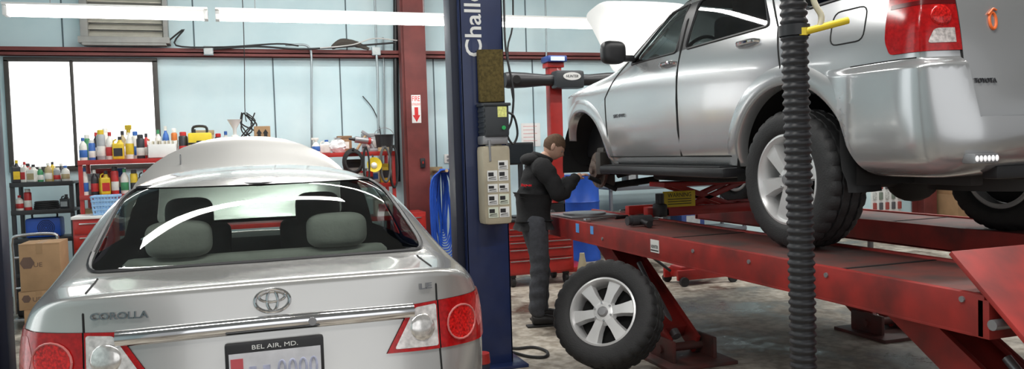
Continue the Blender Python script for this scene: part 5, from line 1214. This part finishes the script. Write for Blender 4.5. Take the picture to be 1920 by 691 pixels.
for z in (.035,.085):
    b=nb(); cyl(b,(0,-.023,z),(0,-.02,z),.018); mk('socket',b,GREY,t,local=True)
HYY=W-.50; p0=atY(830,322,HYY)
bh=thing('air_hose','bundle of blue air hoses looped on a wall hook beside the blue post','hose',(p0.x,HYY,atY(828,515,HYY).z))
for k in range(18):
    hw_=.016+.0112*k; zb_=atY(832,430+4.6*k,HYY).z; y_=HYY+.12-.018*k+random.uniform(-.006,.006); jx=random.uniform(-.022,.022)
    pts=[(p0.x+hw_*.5,y_,p0.z),(p0.x+hw_+jx,y_,p0.z-.2),(p0.x+hw_-jx,y_,zb_+.25),(p0.x+hw_*.6,y_,zb_+.04),(p0.x,y_,zb_),(p0.x-hw_*.6,y_,zb_+.04),(p0.x-hw_+jx,y_,zb_+.25),(p0.x-hw_-jx,y_,p0.z-.2),(p0.x-hw_*.5,y_,p0.z),(p0.x,y_,p0.z+.03)]
    t=nb(); tube(t,crv(pts,4,True),.010,8,True); mk('hose_loop',t,BLUE,bh)
t=nb(); bx(t,p0.x-.12,p0.x+.12,W-.02,W-.001,p0.z-.05,p0.z+.06,.004); cyl(t,(p0.x,W-.02,p0.z),(p0.x,HYY-.22,p0.z+.02),.02); mk('hook_board',t,MATS['pine'],bh)
# ============================================================ UNDER / BEHIND THE LIFT
p=atZ(1093,531,0)
t=nb(); lathe(t,[(0,0),(.10,0),(.10,.02),(.085,.03),(.03,.30),(.028,.34),(0,.34)],Matrix.Translation((p.x,p.y,0)),24); one('floor_cone','dull tan cone standing on the floor beyond the front lift leg','cone',t,mat('tan_plastic',(.42,.36,.24),.6))
p=atZ(1312,528,0)
fj=thing('floor_jack','low red floor jack with black wheels under the raised vehicle','jack',(p.x,p.y,0))
t=nb(); bx(t,-.36,.36,-.16,-.12,.06,.17,.01); bx(t,-.36,.36,.12,.16,.06,.17,.01); bx(t,-.3,.1,-.12,.12,.08,.2,.02); mk('frame',t,RED,fj,local=True)
t=nb(); box(t,(0,0,0),(.42,.12,.06),Matrix.Translation((.1,0,.2))@Matrix.Rotation(R(-8),4,'Y'),.01); mk('lift_arm',t,RED,fj,local=True)
t=nb(); cyl(t,(.28,0,.22),(.28,0,.27),.06,.065); mk('saddle',t,GREY,fj,local=True)
for x in (-.3,.3):
    for s in (-.18,.18):
        t=nb(); cyl(t,(x,s-.02,.05),(x,s+.02,.05),.05); mk('wheel',t,RUB,fj,local=True)
t=nb(); tube(t,[(-.36,0,.15),(-.75,0,.45)],.016); mk('handle',t,BLACK,fj,local=True)
xa=4.75; xb=6.9; WY=9.75
rack('workbench','grey steel workbench against the wall beyond the raised vehicle','workbench',xa,xb,WY,WY+.6,(.95,.3),mat('bench_grey',(.12,.13,.15),.5))
for u,lb,c_,hh in ((1185,'black carton on the workbench at the left under the raised vehicle',bl,.24),(1290,'blue carton on the workbench beyond the raised vehicle',bu,.22),(1322,'white carton on the workbench beyond the raised vehicle',w_,.18),(1352,'red carton on the workbench beyond the raised vehicle',rd,.16),(1385,'grey carton on the workbench beyond the rear wheel',gy,.2)):
    x=min(max(atY(u,370,WY+.2).x,xa+.12),xb-.12); carton(lb,x,WY+.25,.95,.18,.16,hh,c_,gy if c_!=gy else w_,'bench_carton')
for x,lb,c_,w2,hh in ((5.0,'tan box on the lower bench shelf at its left end',tn,.3,.3),(5.5,'black crate on the lower bench shelf near its middle',bl,.36,.34),(6.1,'dark blue crate on the lower bench shelf right of the black crate',(.03,.06,.2),.36,.3)):
    carton(lb,x,WY+.28,.3,w2,.34,hh,c_,gy,'bench_carton')
a=atY(1636,345,W-.05); c=atY(1692,402,W-.05)
t=nb(); bx(t,a.x,c.x,W-.03,W,c.z-.1,a.z+.1,.003); one('pegboard','white pegboard of small packages on the wall under the raised vehicle','pegboard',t,WHITE)
pm=[mat('pkg_a',(.1,.1,.11),.5),mat('pkg_b',(.55,.55,.53),.5,scale=40,var=.4),mat('pkg_c',(.35,.07,.06),.5),mat('pkg_d',(.2,.24,.2),.5)]
for i in range(5):
    for j in range(3):
        x=a.x+.05+(c.x-a.x-.1)*i/4; z=a.z+.03-j*.17; t=nb(); bx(t,x-.03,x+.03,W-.06,W-.03,z-.12,z,.006); cyl(t,(x,W-.08,z-.005),(x,W-.03,z-.005),.004,seg=6)
        one('hanging_package','small hanging package on the white pegboard under the raised vehicle','package',t,pm[(i*2+j)%4],'packages on the pegboard')
a=atY(1775,408,W-.4)
for k,(lb,z0_,hh,w2) in enumerate((('tan cardboard carton on the floor by the right brown column',0,.55,.28),('tan cardboard carton stacked atop another by the right brown column',.55,.55,.25))):
    t=thing('cardboard_carton',lb,'box',(a.x+.3,W-.35,z0_)); b=nb(); bx(b,-w2,w2,-.25,.25,0,hh-.001,.005); mk('body',b,CARD,t,local=True); b=nb(); bx(b,-.03,.03,-.2515,.2515,hh*.7,hh-.0005); mk('tape',b,MATS['brown_tape'],t,local=True)
